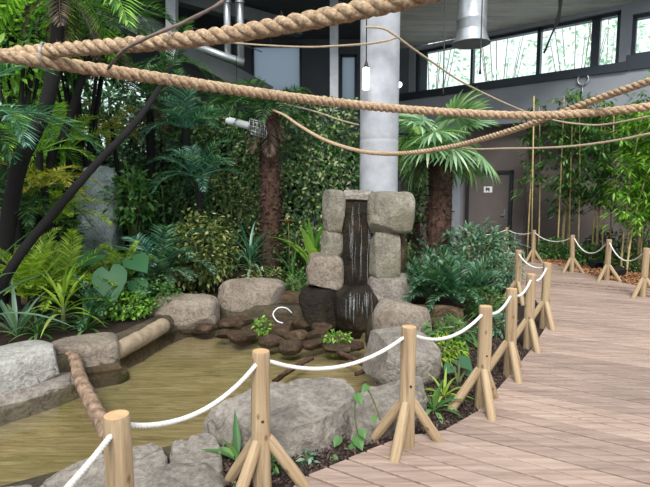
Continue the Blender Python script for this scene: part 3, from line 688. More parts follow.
# ceiling over the far part of the hall
mb = MB(); e0, e1 = W0+WD*-6, W0+WD*2.75
mb.hexa([(2.0,11.3,ZC),(8.4,11.3,ZC),(e1.x,e1.y+.1,ZC),(2.0,17.2,ZC)], [(2.0,11.3,ZC+.5),(8.4,11.3,ZC+.5),(e1.x,e1.y+.1,ZC+.5),(2.0,17.2,ZC+.5)])
mb.hexa([(-11.8,11.6,ZC+.3),(2.0,11.3,ZC+.3),(2.0,17.2,ZC+.3),(-11.8,17.2,ZC+.3)], [(-11.8,11.6,ZC+.7),(2.0,11.3,ZC+.7),(2.0,17.2,ZC+.7),(-11.8,17.2,ZC+.7)], 1)
struct(mb.build('ceiling', [M['concrete_board'], M['wall_dark']], smooth=False))
def xwall(name, x0, x1, y, z0, z1, holes, mat, th=.3):
    mb = MB(); xs = sorted({x0, x1} | {h[0] for h in holes} | {h[1] for h in holes})
    for a, b in zip(xs, xs[1:]):
        hh = [h for h in holes if h[0] <= a and h[1] >= b]
        if not hh: mb.box(((a+b)/2, y+th/2, (z0+z1)/2), (b-a, th, z1-z0))
        else:
            h = hh[0]; mb.box(((a+b)/2, y+th/2, (z0+h[2])/2), (b-a, th, h[2]-z0)); mb.box(((a+b)/2, y+th/2, (h[3]+z1)/2), (b-a, th, z1-h[3]))
    return struct(mb.build(name, mat, smooth=False))
YB = 16.8
def hole(pa, pya, pb, pyb): a, b = at(pa, pya, YB), at(pb, pyb, YB); return (a.x, b.x, b.z, a.z)
H = [hole(55,70,150,165), hole(251,44,302,93), hole(340,54,357,104)]
xwall('wall_back', -11.8, 3.4, YB, 0, 8.4, H, M['wall_dark'])
for n, h in zip((3,4,5), H):
    mb = MB(); f = .08
    for c, d in [(((h[0]+h[1])/2, YB+.1, h[2]+f/2), (h[1]-h[0], .12, f)), (((h[0]+h[1])/2, YB+.1, h[3]-f/2), (h[1]-h[0], .12, f)), ((h[0]+f/2, YB+.1, (h[2]+h[3])/2), (f, .12, h[3]-h[2])), ((h[1]-f/2, YB+.1, (h[2]+h[3])/2), (f, .12, h[3]-h[2]))]: mb.box(c, d)
    o = struct(mb.build(f'window_{n}', M['steel_dark'], smooth=False))
    g = MB(); g.box(((h[0]+h[1])/2, YB+.12, (h[2]+h[3])/2), (h[1]-h[0]-.1, .02, h[3]-h[2]-.1)); g.build('pane', M['glass'] if n == 3 else M['frost'], o, smooth=False)
mb = MB(); mb.box((-11.65, 9.5, 4.2), (.3, 15, 8.4)); struct(mb.build('wall_left', M['wall_dark'], smooth=False))
mb = MB(); mb.box((2.75, -6.15, .5), (25, .3, 1.0)); struct(mb.build('wall_front', M['wall_grey'], smooth=False))
# structural bits upper left
def bar(name, label, cat, a, b, w, h, mat, kind=None):
    a, b = Vector(a), Vector(b); d = b-a; q = d.to_track_quat('X', 'Z'); mb = MB(); mb.box((0,0,0), (d.length, w, h)); o = mb.build(name, mat, smooth=False)
    o.location = (a+b)/2; o.rotation_mode = 'QUATERNION'; o.rotation_quaternion = q
    return struct(o) if kind else tag(o, label, cat)
bar('trim_3', '', '', at(30,-30,11.8), at(268,96,14.6), .4, .5, M['beam'], 1)
bar('trim_4', '', '', at(110,-22,12.3), at(300,30,14.8), .3, .35, M['beam'], 1)
bar('trim_5', '', '', at(334,112,13.4), at(334,-40,13.4), .22, .22, M['concrete'], 1)
bar('trim_6', '', '', at(172,60,12.6), at(172,-30,12.6), .24, .24, M['concrete'], 1)
for lab, px in [('left one of two vertical silver pipes at the top, left of the white panel', 228), ('right one of two vertical silver pipes at the top, left of the white panel', 241)]:
    b = at(px, 62, 12.2); t = thing('steel_pipe', lab, 'pipe', b, group='silver pipes'); mb = MB()
    mb.tube([Vector((0,0,0)), Vector((0,0,ZC+.28-b.z))], .085, 16); pp = mb.build('pipe', M['galv'], t)
    mb = MB()
    for z in (.55, 1.35): mb.tube([Vector((0,0,z)), Vector((0,0,z+.06))], .11, 16)
    mb.build('collar', M['galv'], pp, sharp=40)
mb = MB(); mb.tube([at(196,46,12.0), at(222,56,12.1), at(244,63,12.2)], .1, 14); tag(mb.build('drain_pipe', M['galv']), 'sloping silver pipe under the two vertical pipes', 'pipe')
# ------------------------------------------------------------------ plants
UP = Vector((0,0,1))
def frond_mesh(name, mat, ln, nl, ll, lw, elev, droop, seed, vee=.35, bare=.15):
    rnd = random.Random(seed); mb = MB(); p = Vector((0,0,0)); d = Vector((math.cos(elev), 0, math.sin(elev))); pts = [p.copy()]; dirs = [d.copy()]; n = 14
    for i in range(n):
        d = (d + Vector((0,0,-droop/n*(.4+1.2*i/n)))).normalized(); p = p + d*ln/n; pts.append(p.copy()); dirs.append(d.copy())
    mb.tube(pts, [.012*(1-.8*i/n)*max(.5, ln) for i in range(n+1)], 5)
    for k in range(nl):
        t = bare+(1-bare)*k/(nl-1); x = t*n; i = min(n-1, int(x)); b = pts[i].lerp(pts[i+1], x-i); dd = dirs[i]
        s = math.sin(PI*min(1, .12+.86*t))**.6
        for sg in (-1, 1):
            side = Vector((0, sg, 0)); up = side.cross(dd) if sg > 0 else dd.cross(side)
            up = dd.cross(Vector((0,1,0))); up = -up if up.z < 0 else up
            ld = dd*(.55+.5*t) + side*(1-.3*t) + up*vee*rnd.uniform(.6,1.3) - UP*rnd.uniform(0,.35)
            mb.leaf(b, ld, up, ll*s*rnd.uniform(.85,1.1), lw, .12, .12)
    return mb.mesh(name, mat, smooth=False)
def fan_mesh(name, mat, pet, rad, nb, seed, spread=300, droop=.5):
    rnd = random.Random(seed); mb = MB()
    pts = [Vector((pet*t, 0, pet*(.35*t-.25*t*t))) for t in (0,.25,.5,.75,1)]; mb.tube(pts, [.014,.012,.01,.009,.008], 6)
    c = pts[-1]; ax = (pts[-1]-pts[-2]).normalized(); tilt = rnd.uniform(-.3,.1)
    ax = Vector((math.cos(tilt), 0, math.sin(tilt))); sd = Vector((0,1,0)); nrm = ax.cross(sd)
    for k in range(nb):
        a = R(spread)*(k/(nb-1)-.5); d = ax*math.cos(a)+sd*math.sin(a)+UP*.06*(k % 2)
        ln = rad*(1-.18*abs(a)/PI)*rnd.uniform(.93,1.05)
        mb.blade(c, d, ln, rad*2.2*PI*spread/360/nb*.5, droop*rnd.uniform(.6,1.3), 4, UP, .25, .5)
    return mb.mesh(name, mat, smooth=False)
LIB = {}
def lib(key, fn):
    if key not in LIB: LIB[key] = [fn(i) for i in range(4)]
    return LIB[key]
def crown(t, part, meshes, n, top, rnd, el=(0,0), sc=(.85,1.15), az=(0, 2*PI), spread=.04):
    for k in range(n):
        a = az[0]+(az[1]-az[0])*(k+rnd.uniform(-.3,.3))/n; m = meshes[k % len(meshes)] if rnd.random() < .5 else rnd.choice(meshes)
        o = link(part, m, t, Vector(top)+Vector((math.cos(a)*spread, math.sin(a)*spread, rnd.uniform(-.04,.04))))
        o.rotation_euler = (rnd.uniform(-.2,.2), -rnd.uniform(*el), a); s = rnd.uniform(*sc); o.scale = (s, s, s)
def trunk_mb(P, r, seed, shag=0, n=12):
    rnd = random.Random(seed); mb = MB(); P = smooth_path(P, .08)
    k = len(P)-1; rad = [r[0]+(r[1]-r[0])*i/k for i in range(k+1)]
    mb.tube(P, rad, n, jit=.1 if shag else .06, rnd=rnd)
    for _ in range(shag):
        i = rnd.randrange(k); a = rnd.uniform(0, 2*PI); u = Vector((math.cos(a), math.sin(a), 0)); b = P[i]+u*rad[i]*.92
        mb.leaf(b, u*rnd.uniform(.25,.9)+UP*rnd.uniform(-.6,1.0)+Vector((-u.y,u.x,0))*rnd.uniform(-.4,.4), u, rnd.uniform(.05,.13), .03, .1)
    return mb
def px_x(px, Y): return at(px, 195, Y).x
def G0(px, Y): return Vector((px_x(px, Y), Y, 0.0 if not (px_x(px, Y) < -1.2 and Y > 7.5) else .12*min(1, (Y-7.5)/2)))
PINN = dict(
 bright=lambda i: frond_mesh('frond', L['bright'], 1.5, 34, .40, .030, R(35+i*12), 1.5, 100+i),
 lime=lambda i: frond_mesh('frond', L['lime'], 1.25, 30, .32, .030, R(30+i*13), 1.5, 110+i),
 teal=lambda i: frond_mesh('frond', L['teal'], 1.3, 34, .34, .028, R(20+i*14), 1.7, 120+i),
 dark=lambda i: frond_mesh('frond', L['dark'], 1.3, 32, .36, .028, R(20+i*15), 1.9, 130+i),
 blue=lambda i: frond_mesh('frond', L['blue'], 1.3, 34, .34, .028, R(25+i*14), 1.8, 140+i),
 yellow=lambda i: frond_mesh('frond', L['yellow'], 1.2, 28, .34, .028, R(15+i*14), 1.7, 150+i),
 fern=lambda i: frond_mesh('frond', L['fern'], .75, 30, .15, .020, R(40+i*12), 1.5, 160+i, bare=.22),
 fernb=lambda i: frond_mesh('frond', L['lime'], .85, 32, .19, .020, R(38+i*12), 1.4, 170+i),
 dead=lambda i: frond_mesh('frond', L['dead'], .9, 26, .3, .02, R(-40-i*8), .9, 180+i))
def palm(name, label, base, top, r, kind, n, seed, trunk='bark_dark', shag=0, mid=None, el=(0,0), sc=(.85,1.15), cat='palm', group=None, az=(0, 2*PI), skirt=0):
    rnd = random.Random(seed); base = Vector(base); t = thing(name, label, cat, base, 0, group)
    tp = Vector(top)-base
    P = [Vector((0,0,-.05))] + ([Vector(m)-base for m in mid] if mid else [tp*.5]) + [tp]
    trunk_mb(P, r, seed, shag).build('trunk', M[trunk], t, smooth=not shag)
    crown(t, 'frond', lib(kind, PINN[kind]), n, tp, rnd, el, sc, az)
    if skirt: crown(t, 'dead_frond', lib('dead', PINN['dead']), skirt, tp-Vector((0,0,.05)), rnd, (0,0), (.7,1.0))
    return t
def fern(name, label, base, kind, n, seed, sc=(.8,1.2), cat='fern', group=None, el=(-.2,.25)):
    rnd = random.Random(seed); t = thing(name, label, cat, base, rnd.uniform(0,6), group)
    mb = MB(); mb.tube([Vector((0,0,-.03)), Vector((0,0,.05)), Vector((0,0,.1))], [.07,.06,.03], 8); mb.build('stump', M['bark_brown'], t)
    crown(t, 'frond', lib(kind, PINN[kind]), n, (0,0,.06), rnd, el, sc, spread=.05); return t
def fan_palm(name, label, base, top, r, n, seed, mat='fan', pet=.55, rad=.62, nb=30, shag=600, cat='palm', el=(-.9,.9), skirt=0):
    rnd = random.Random(seed); base = Vector(base); t = thing(name, label, cat, base); tp = Vector(top)-base
    trunk_mb([Vector((0,0,-.05)), tp*.5+Vector((.02,0,0)), tp], r, seed, shag).build('trunk', M['bark_brown'], t, smooth=False)
    crown(t, 'fan_leaf', lib('fan'+mat+str(rad), lambda i: fan_mesh('fan_leaf', L[mat], pet, rad, nb, 200+i, droop=.55)), n, tp, rnd, el)
    if skirt: crown(t, 'dead_frond', lib('dead', PINN['dead']), skirt, tp, rnd, (0,0), (.6,.9))
    return t
def straps(name, label, base, mat, n, ln, wd, seed, bend=1.0, el=(35,85), h=0, cat='plant', group=None):
    rnd = random.Random(seed); t = thing(name, label, cat, base, 0, group)
    if h:
        mb = MB(); mb.tube([Vector((0,0,-.03)), Vector((0,0,h))], [.03,.025], 8); mb.build('stem', M['stem'], t)
    mb = MB()
    for k in range(n):
        a = 2.4*k; e = R(el[0]+(el[1]-el[0])*k/n+rnd.uniform(-6,6)); z = h*(.55+.45*k/n) if h else .0
        mb.blade(Vector((0,0,z)), Vector((math.cos(a)*math.cos(e), math.sin(a)*math.cos(e), math.sin(e))), ln*rnd.uniform(.75,1.1), wd, bend*rnd.uniform(.6,1.2), 7)
    mb.build('leaves', L[mat], t); return t
def shrub(name, label, base, dims, n, leaf, mat, seed, z0=0, cat='shrub', group=None, hang=.25, trunk='stem', asp=.5, tr=.02):
    rnd = random.Random(seed); t = thing(name, label, cat, base, 0, group); rx, ry, h = dims; mb = MB(); cz = z0+h/2
    st = MB()
    ends = []
    for k in range(9):
        a = 2.4*k; e = Vector((math.cos(a)*rx*.6, math.sin(a)*ry*.6, z0+h*rnd.uniform(.45,.9)))
        st.tube([Vector((0,0,-.03)), Vector((e.x*.3, e.y*.3, e.z*.55)), e], [tr*1.4, tr, tr*.4], 6)
    st.build('stems', M[trunk], t)
    for _ in range(n):
        while True:
            p = Vector((rnd.uniform(-1,1), rnd.uniform(-1,1), rnd.uniform(-1,1)))
            if .3 < p.length < 1: break
        w = 1+.28*noise.noise(p*2.2+Vector((seed,0,0)))
        q = Vector((p.x*rx*w, p.y*ry*w, cz+p.z*h/2*w))
        if q.z < .02: q.z = rnd.uniform(.02,.08)
        d = p.normalized()*.8+Vector((rnd.gauss(0,.6), rnd.gauss(0,.6), rnd.gauss(0,.4)-hang))
        mb.leaf(q, d, UP+Vector((rnd.gauss(0,.4), rnd.gauss(0,.4), 0)), leaf*rnd.uniform(.6,1.25), leaf*asp*rnd.uniform(.7,1.2), .12, .1)
    mb.build('foliage', L[mat], t, smooth=False); return t
def creeper(name, label, px0, py0, px1, py1, Y, n, leaf, mat, seed, group=None):
    rnd = random.Random(seed); a, b = at(px0, py1, Y), at(px1, py0, Y); base = Vector(((a.x+b.x)/2, Y, 0)); t = thing(name, label, 'climbing plant', base, 0, group)
    w, z0, z1 = (b.x-a.x)/2, a.z, b.z; st = MB(); mb = MB()
    for k in range(7):
        x = rnd.uniform(-w, w); P = [Vector((x*.3+.0, .05, -.02))]
        for i in range(1, 7): P.append(Vector((x+rnd.uniform(-.15,.15), .05+rnd.uniform(-.05,.05), z1*i/6.5)))
        st.tube(smooth_path(P, .2), .012, 5)
    st.build('stems', M['twig'], t)
    for _ in range(n):
        x, z = rnd.uniform(-w, w), rnd.uniform(z0, z1)
        dn = noise.noise(Vector((x*1.7, z*1.7, seed)))
        if dn < -.12 and rnd.random() < .75: continue
        q = Vector((x, -abs(rnd.gauss(0,.10))-.25*max(0, dn), z))
        mb.leaf(q, Vector((rnd.gauss(0,.7), -rnd.uniform(.2,.8), -rnd.uniform(-.2,1))), Vector((0,-1,.6)), leaf*rnd.uniform(.6,1.3), leaf*.55, .1, .1)
    mb.build('foliage', L[mat], t, smooth=False); return t
def heart_leaf(mb, c, d, nrm, ln, wd):
    d = d.normalized(); s = d.cross(nrm).normalized(); up = s.cross(d); vs = [c]; n = 20
    for k in range(n):
        a = 2*PI*k/n; x = math.cos(a); y = math.sin(a)
        r_ = (.55-.45*x) if x < 0 else 1
        px_ = (.58*x if x > 0 else .36*x)+(.0); py_ = .5*y*(1 if x < .2 else (1-(x-.2)/.8)**.55+.02)
        if k == n//2: px_ = -.16
        vs.append(c + d*ln*px_ + s*wd*py_ + up*(.16*abs(py_)*wd) - UP*.12*ln*max(0, x)**2)
    mb.add(vs, [(0, 1+k, 1+(k+1) % n) for k in range(n)])
def elephant_ear(label, base, leaves, mat, seed):
    t = thing('elephant_ear_plant', label, 'plant', base); 
    for (px, py, Y, ln, dx, dz) in leaves:
        c = at(px, py, Y)-Vector(base); mb = MB(); d = Vector((dx, -.55, dz)); heart_leaf(mb, c, d, Vector((0,-.6,1)), ln, ln*.78); mb.build('leaf', L[mat], t)
        mb = MB(); e = c-d.normalized()*ln*.14; mb.tube(smooth_path([Vector((0,0,-.02)), Vector((e.x*.35, e.y*.35, e.z*.7)), e], .05), .013, 6); mb.build('leaf_stalk', M['stem'], t)
    return t
def bamboo(label, base, canes, h, nleaf, mat, seed, spread=.25, lo=.3, group='bamboo clumps', ll=.24, lean=.12):
    rnd = random.Random(seed); t = thing('bamboo', label, 'bamboo', base, 0, group); fm = MB()
    for k in range(canes):
        x, y = rnd.uniform(-spread, spread), rnd.uniform(-.2,.2); hh = h*rnd.uniform(.8,1.1); lx, ly = rnd.uniform(-lean,lean)*hh*.5, rnd.uniform(-.1,.05)*hh
        P = [Vector((x+lx*(i/8)**2, y+ly*(i/8)**2, hh*i/8-.03*(i == 0))) for i in range(9)]; mb = MB()
        mb.tube(P, [.022-.0014*i for i in range(9)], 7); 
        for i in range(1, 8): mb.tube([P[i]-Vector((0,0,.012)), P[i]+Vector((0,0,.012))], .026-.0014*i, 7)
        mb.build('cane', M['cane'], t)
        for j in range(nleaf//canes//4):
            tt = rnd.uniform(lo, 1.05); i = min(7, int(tt*8)); c = P[i].lerp(P[i+1], min(1.2, tt*8-i))+Vector((rnd.gauss(0,.2), rnd.gauss(0,.2), rnd.gauss(0,.06)))
            a0 = rnd.uniform(0, 6)
            for q in range(6):
                a = a0+rnd.uniform(-1.1,1.1); fm.leaf(c+Vector((rnd.gauss(0,.04), rnd.gauss(0,.04), rnd.gauss(0,.03))), Vector((math.cos(a), math.sin(a), -rnd.uniform(.0,.8))), UP, ll*rnd.uniform(.7,1.2), ll*.2, .1, .12)
    fm.build('foliage', L[mat], t, smooth=False); return t
# --- left jungle: trunks and palms
palm('palm_tree', 'tall dark-trunked palm at upper left with bright green fronds along the top edge', G0(-12,6.4), at(62,-18,6.6), (.11,.075), 'bright', 22, 301, mid=[at(8,225,6.4), at(20,165,6.4), at(44,112,6.45), at(54,66,6.5)], el=(-.6,.3), skirt=5)
palm('palm_tree', 'slim dark palm leaning right beside the tallest trunk at upper left', G0(55,8.0), at(97,28,8.2), (.075,.055), 'dark', 14, 302, mid=[at(50,170,8.0), at(64,135,8.0), at(78,92,8.1)], el=(-.5,.3), skirt=6)
palm('palm_tree', 'dark thick-stemmed palm in the top left corner behind the tallest trunk', G0(-30,8.4), at(36,6,8.6), (.13,.09), 'bright', 18, 303, mid=[at(-10,120,8.4), at(8,45,8.5)], el=(-.4,.3))
palm('leaning_tree', 'bare black trunk slanting up to the right across the left jungle', at(-40,318,4.9).xy.to_3d(), at(172,66,6.6), (.058,.03), 'dark', 7, 304, mid=[at(12,267,5.0), at(58,208,5.2), at(97,163,5.5), at(140,117,5.9)], cat='tree', el=(-.2,.2), sc=(.4,.6))
palm('palm_tree', 'blue-green palm whose fronds arch in from the left edge', G0(-70,5.2), at(-38,118,5.1), (.10,.08), 'teal', 14, 305, el=(-.2,.3))
palm('palm_tree', 'yellow-green palm between the dark trunks and the grey rock face', G0(62,8.8), at(70,146,8.8), (.07,.06), 'lime', 14, 306, el=(-.3,.3), sc=(.6,.85))
palm('palm_tree', 'yellowish drooping palm left of the dark slanting trunk', G0(52,7.4), at(44,186,7.3), (.06,.05), 'yellow', 11, 307, el=(-.2,.3), sc=(.55,.8))
palm('palm_tree', 'deep teal palm in the middle distance left of the shaggy trunk', G0(186,9.8), at(186,128,9.8), (.09,.07), 'teal', 18, 308, el=(-.3,.3), sc=(.7,1.0))
palm('palm_tree', 'dark palm crown below the rope between slanting trunk and pipes', G0(150,10.4), at(150,98,10.4), (.1,.08), 'dark', 16, 309, el=(-.3,.3), sc=(.8,1.1), skirt=6)
palm('palm_tree', 'dark green palm at far left, low behind the light ferns', G0(14,7.2), at(16,205,7.1), (.08,.06), 'dark', 14, 310, el=(-.2,.3), sc=(.7,.95))
palm('palm_tree', 'leafy palm behind the cord of the heat lamp at upper centre left', G0(218,11.0), at(226,112,11.0), (.1,.08), 'dark', 14, 311, el=(-.3,.3), sc=(.7,1.0))
palm('shaggy_palm', 'palm with brown shaggy trunk left of the rock fountain', G0(271,9.6), at(269,112,9.6), (.2,.17), 'dark', 20, 312, trunk='bark_brown', shag=1500, el=(-.3,.3), sc=(.7,1.05), skirt=8)
fern('cycad', 'blue-green cycad with arching fronds behind the variegated shrub', G0(158,7.9)+Vector((0,0,.35)), 'teal', 18, 320, (.7,.95), cat='cycad')
fern('cycad', 'dark cycad behind the broad-leaved plant', G0(140,7.9)+Vector((0,0,.1)), 'teal', 14, 321, (.5,.7), cat='cycad')
fern('fern', 'light green fern at left, below the slanting black trunk', G0(20,6.5)+Vector((0,0,.25)), 'fernb', 22, 322, (.9,1.3))
fern('fern', 'light green fern spreading beside the striped strap plant', G0(62,6.9)+Vector((0,0,.2)), 'fernb', 22, 323, (.9,1.25))
fern('fern', 'yellow-green fern behind the broad leaves at left', G0(122,7.6)+Vector((0,0,.25)), 'fernb', 18, 324, (.7,.95))
fern('fern', 'low dark fern by the edging log', G0(92,6.3), 'fern', 16, 325, (.6,.9))
straps('strap_plant', 'lime striped strap plant standing upright behind the left slab', G0(57,5.95), 'lime', 22, .62, .05, 330, 1.3, (25,85), .35)
straps('strap_plant', 'grey-green strap plant at the left edge behind the pale slab', G0(8,5.7), 'blue', 18, .75, .055, 331, 1.0, (35,85))
straps('strap_plant', 'dark strap plant low between the left slab and the striped plant', G0(30,5.75), 'mid', 22, .5, .035, 332, 1.5, (20,80))
straps('strap_plant', 'small strap plant by the tan boulder', G0(80,6.0), 'mid', 20, .42, .04, 333, 1.5, (20,80))
straps('strap_plant', 'dark strap plant between variegated shrub and shaggy trunk', G0(249,8.7), 'teal', 34, .95, .05, 334, 1.9, (30,88), .45)
straps('banana_plant', 'broad bright green leaves standing right of the shaggy trunk', G0(312,9.0), 'bright', 10, 1.05, .20, 335, .9, (45,85), .5)
straps('strap_plant', 'narrow-leaved plant at the left foot of the fountain', G0(292,8.4), 'mid', 26, .6, .04, 336, 1.6, (25,85), .2)
elephant_ear('large heart-leaved plant behind the edging log at left', G0(112,7.0), [(110,278,6.5,.58,.35,-.8),(92,258,6.9,.46,-.5,-.25),(136,262,6.9,.46,.75,-.3),(95,296,6.7,.42,-.4,-.6),(122,262,7.1,.4,.1,.1),(80,268,7.0,.36,-.8,-.4),(138,285,6.8,.36,.7,-.6)], 'big', 1)
shrub('ground_cover', 'low small-leaved ground cover behind the edging log', G0(118,6.55), (.42,.3,.38), 700, .065, 'bright', 340, cat='plant', asp=.7)
shrub('ground_cover', 'taller small-leaved ground cover beside the tapering boulder', G0(146,6.95), (.42,.32,.52), 900, .06, 'mid', 341, cat='plant', asp=.7)
shrub('shrub', 'cream-flecked variegated shrub behind the back pond boulders', G0(200,8.1), (.58,.4,1.4), 1700, .10, 'varieg', 342, asp=.55)
shrub('shrub', 'small cream-flecked shrub left of the variegated bush', G0(168,8.0), (.3,.3,.9), 500, .09, 'varieg', 343)
shrub('shrub', 'yellow-green shrub on the slope above the cycads', G0(132,9.2), (.5,.4,1.2), 520, .17, 'mid', 344, z0=.9)
shrub('shrub', 'dark bush under the arching teal palms', G0(165,9.6), (.8,.5,1.6), 1300, .14, 'dark', 345, z0=.3)
shrub('shrub', 'green bush behind the striped strap plant', G0(34,8.2), (.9,.5,1.5), 1300, .14, 'mid', 346, z0=.2)
shrub('shrub', 'dense dark bush at the left edge', G0(-15,7.6), (.8,.5,1.7), 1200, .14, 'dark', 347, z0=.2)
shrub('shrub', 'dark leafy bush between variegated shrub and shaggy trunk', G0(232,9.9), (.7,.5,2.0), 1500, .12, 'creeper', 348, z0=.2)
shrub('shrub', 'small-leaved green bush right of the shaggy trunk foot', G0(298,9.5), (.5,.4,1.3), 1100, .09, 'creeper', 349)
shrub('shrub', 'low shrub with pale flecks behind the broad back boulder', G0(262,8.2), (.4,.3,.5), 600, .07, 'varieg', 350)
shrub('shrub', 'low green shrub beside the left foot of the fountain', G0(300,7.95), (.3,.3,.42), 500, .06, 'mid', 351)
t = thing('red_flower', 'small red flower left of the fountain', 'flower', G0(288,8.75)); mb = MB(); mb.tube([Vector((0,0,-.02)), Vector((.02,0,.7)), Vector((0,0,1.22))], .008, 6); mb.build('stalk', M['stem'], t)
mb = MB()
for k in range(7): a = k*.9; mb.leaf(Vector((0,0,1.2)), Vector((math.cos(a), math.sin(a), .5)), UP, .1, .06)
mb.build('petals', L['flower'], t)
palm('palm_tree', 'glossy teal palm low in front of the dark creeper, left of the variegated shrub', G0(196,9.0), at(200,178,9.0), (.06,.05), 'teal', 16, 313, el=(-.3,.2), sc=(.55,.8))
palm('palm_tree', 'small yellow-green palm above the rock face', G0(128,10.0), at(112,128,10.0), (.05,.04), 'yellow', 12, 314, el=(-.3,.3), sc=(.5,.8))
palm('palm_tree', 'bright palm at far left between the dark trunks', G0(30,7.8), at(40,150,7.8), (.06,.05), 'bright', 16, 315, el=(-.3,.3), sc=(.6,.8))
palm('palm_tree', 'pale green palm low behind the ferns near the rock face', G0(50,7.7), at(54,222,7.7), (.05,.04), 'fernb', 16, 316, el=(-.2,.2), sc=(.9,1.2))
fern('cycad', 'pale teal cycad right of the broad-leaved plant', G0(156,7.7)+Vector((0,0,.3)), 'blue', 16, 326, (.45,.65), cat='cycad')
shrub('tree', 'bright leafy tree crown filling the top left corner', G0(14,7.9), (1.1,.6,1.7), 1500, .15, 'bright', 352, z0=3.3, cat='tree', trunk='bark_dark', tr=.04)
shrub('tree', 'bright leafy crown right of the top left palm', G0(84,9.2), (.9,.5,1.2), 1000, .16, 'mid', 353, z0=3.6, cat='tree', trunk='bark_dark', tr=.04)
straps('strap_plant', 'pale blades reaching in at the left edge above the ferns', G0(-26,4.7), 'blue', 12, .9, .06, 337, .9, (20,80), .9)
# --- climbing plants over the back trellis
creeper('creeper', 'creeper with pale leaves between shaggy trunk and column', 283, 98, 358, 270, 10.6, 2600, .11, 'creeper', 360, 'creepers on the back trellis')
creeper('creeper', 'creeper covering the back between heat lamp and shaggy trunk', 205, 118, 285, 290, 10.9, 2400, .11, 'creeper', 361, 'creepers on the back trellis')
creeper('creeper', 'dark creeper behind the teal palm', 120, 95, 215, 280, 11.3, 2300, .14, 'dark', 362, 'creepers on the back trellis')
creeper('creeper', 'green creeper behind the fountain top right of the column', 394, 150, 432, 265, 10.4, 1100, .11, 'creeper', 363, 'creepers on the back trellis')
for lab, px, Y, h, w, m_ in [('tall broadleaf tree at the far left back', -10, 10.8, 5.2, 1.6, 'mid'), ('tall dark tree behind the slim leaning palm', 50, 12.2, 5.3, 1.4, 'dark'), ('bright leafy tree behind the dark palm trunks', 25, 10.6, 5.0, 1.1, 'bright'),
        ('slender tree behind the slanting trunk top', 118, 12.6, 4.6, 1.0, 'blue'), ('dark tree in front of the grey beam', 165, 12.8, 4.3, 1.2, 'dark'), ('round dark tree below the silver pipes', 225, 13.2, 4.0, 1.2, 'mid'),
        ('leafy tree below the white panel', 285, 13.4, 4.1, 1.2, 'dark'), ('small tree just left of the column at the back', 335, 13.0, 3.6, 1.0, 'mid')]:
    shrub('tree', lab, G0(px, Y), (w, .7, h*.78), int(1500*w), .22, m_, int(370+px), z0=h*.2, cat='tree', group='trees along the back wall', trunk='bark_dark', tr=.07)
creeper('creeper', 'dense dark creeper low on the left back wall', -60, 150, 120, 290, 12.9, 2600, .2, 'dark', 364, 'creepers on the back trellis')
rock_px('rock_face', 'pale grey artificial rock face seen between left palms', (72,166,116,275), 9.0, .5, 'rock_blue', 55, None, blocky=4, rough=.08, res=22)
# --- middle: fan palms, ferns and shrubs round the fountain
fan_palm('fan_palm', 'fan palm with shaggy trunk and pale fan leaves left of the door', G0(437,8.9), at(441,143,8.9), (.21,.19), 17, 401, skirt=3)
fan_palm('fan_palm', 'slimmer fan palm behind, between column and shaggy fan palm', G0(414,10.6), at(412,150,10.6), (.15,.13), 12, 402, mat='lime', pet=.4, rad=.5, shag=300)
for k, (px, Y, n, lab) in enumerate([(432,7.25,24,'arching dark fern clump at the right foot of the fountain'), (462,7.0,28,'arching dark fern clump behind the close row of posts'), (446,7.7,22,'arching fern clump at the foot of the shaggy fan palm')]):
    fern('fern', lab, G0(px, Y)+Vector((0,0,.1)), 'fern', n, 410+k, (.9,1.2), group='fern clumps by the fountain')
shrub('shrub', 'blue-green shrub in the bend of the boardwalk', G0(478,8.7), (.74,.5,1.0), 1700, .17, 'blue', 420, z0=.15, asp=.3)
shrub('shrub', 'small blue-green shrub at the tip of the bend, by the distant posts', G0(508,8.1), (.28,.25,.62), 600, .10, 'blue', 421, z0=.1, asp=.3)
shrub('shrub', 'low green plant between fern clump and close row of posts', G0(492,6.6), (.3,.25,.42), 500, .07, 'mid', 422)
shrub('shrub', 'blue-grey low plant at the foot of the post nearest the ferns', G0(500,5.7), (.22,.2,.3), 400, .07, 'blue', 423)
shrub('shrub', 'bright small-leaved plant behind the post by the strap-leaved plants', G0(456,5.35), (.3,.26,.32), 300, .12, 'mid', 424, asp=.28)
shrub('shrub', 'yellow-leaved low plant right of the pale boulder', G0(447,4.85), (.22,.22,.24), 320, .09, 'lime', 425, asp=.3)
straps('strap_plant', 'green strap-leaved rosette in the mulch right of the centre post', gnd(434,412), 'mid', 18, .34, .04, 430, 1.5, (15,80))
straps('strap_plant', 'narrow striped rosette behind the green strap-leaved one', gnd(444,398), 'lime', 18, .30, .025, 431, 1.4, (20,80))
straps('strap_plant', 'pointed green shoots at the left foot of the tall post', gnd(238,462), 'mid', 8, .30, .055, 432, .8, (15,75))
elephant_ear('pale broad-leaved seedling between the two posts right of the boulder', gnd(458,385), [(462,362,4.4,.2,.5,-.2),(450,368,4.3,.15,-.6,-.2),(468,372,4.4,.14,.6,-.4)], 'big', 2)
t = thing('vine_plant', 'young climbing vine with heart leaves against the largest boulder', 'vine', gnd(362,450)); b = t.location
P = [at(*p)-b for p in [(362,450,3.14),(360,440,3.12),(356,425,3.1),(355,405,3.12),(358,392,3.15),(366,388,3.16),(374,402,3.16),(380,420,3.14)]]
mb = MB(); mb.tube(smooth_path(P, .02), .005, 6); mb.build('stem', M['stem'], t)
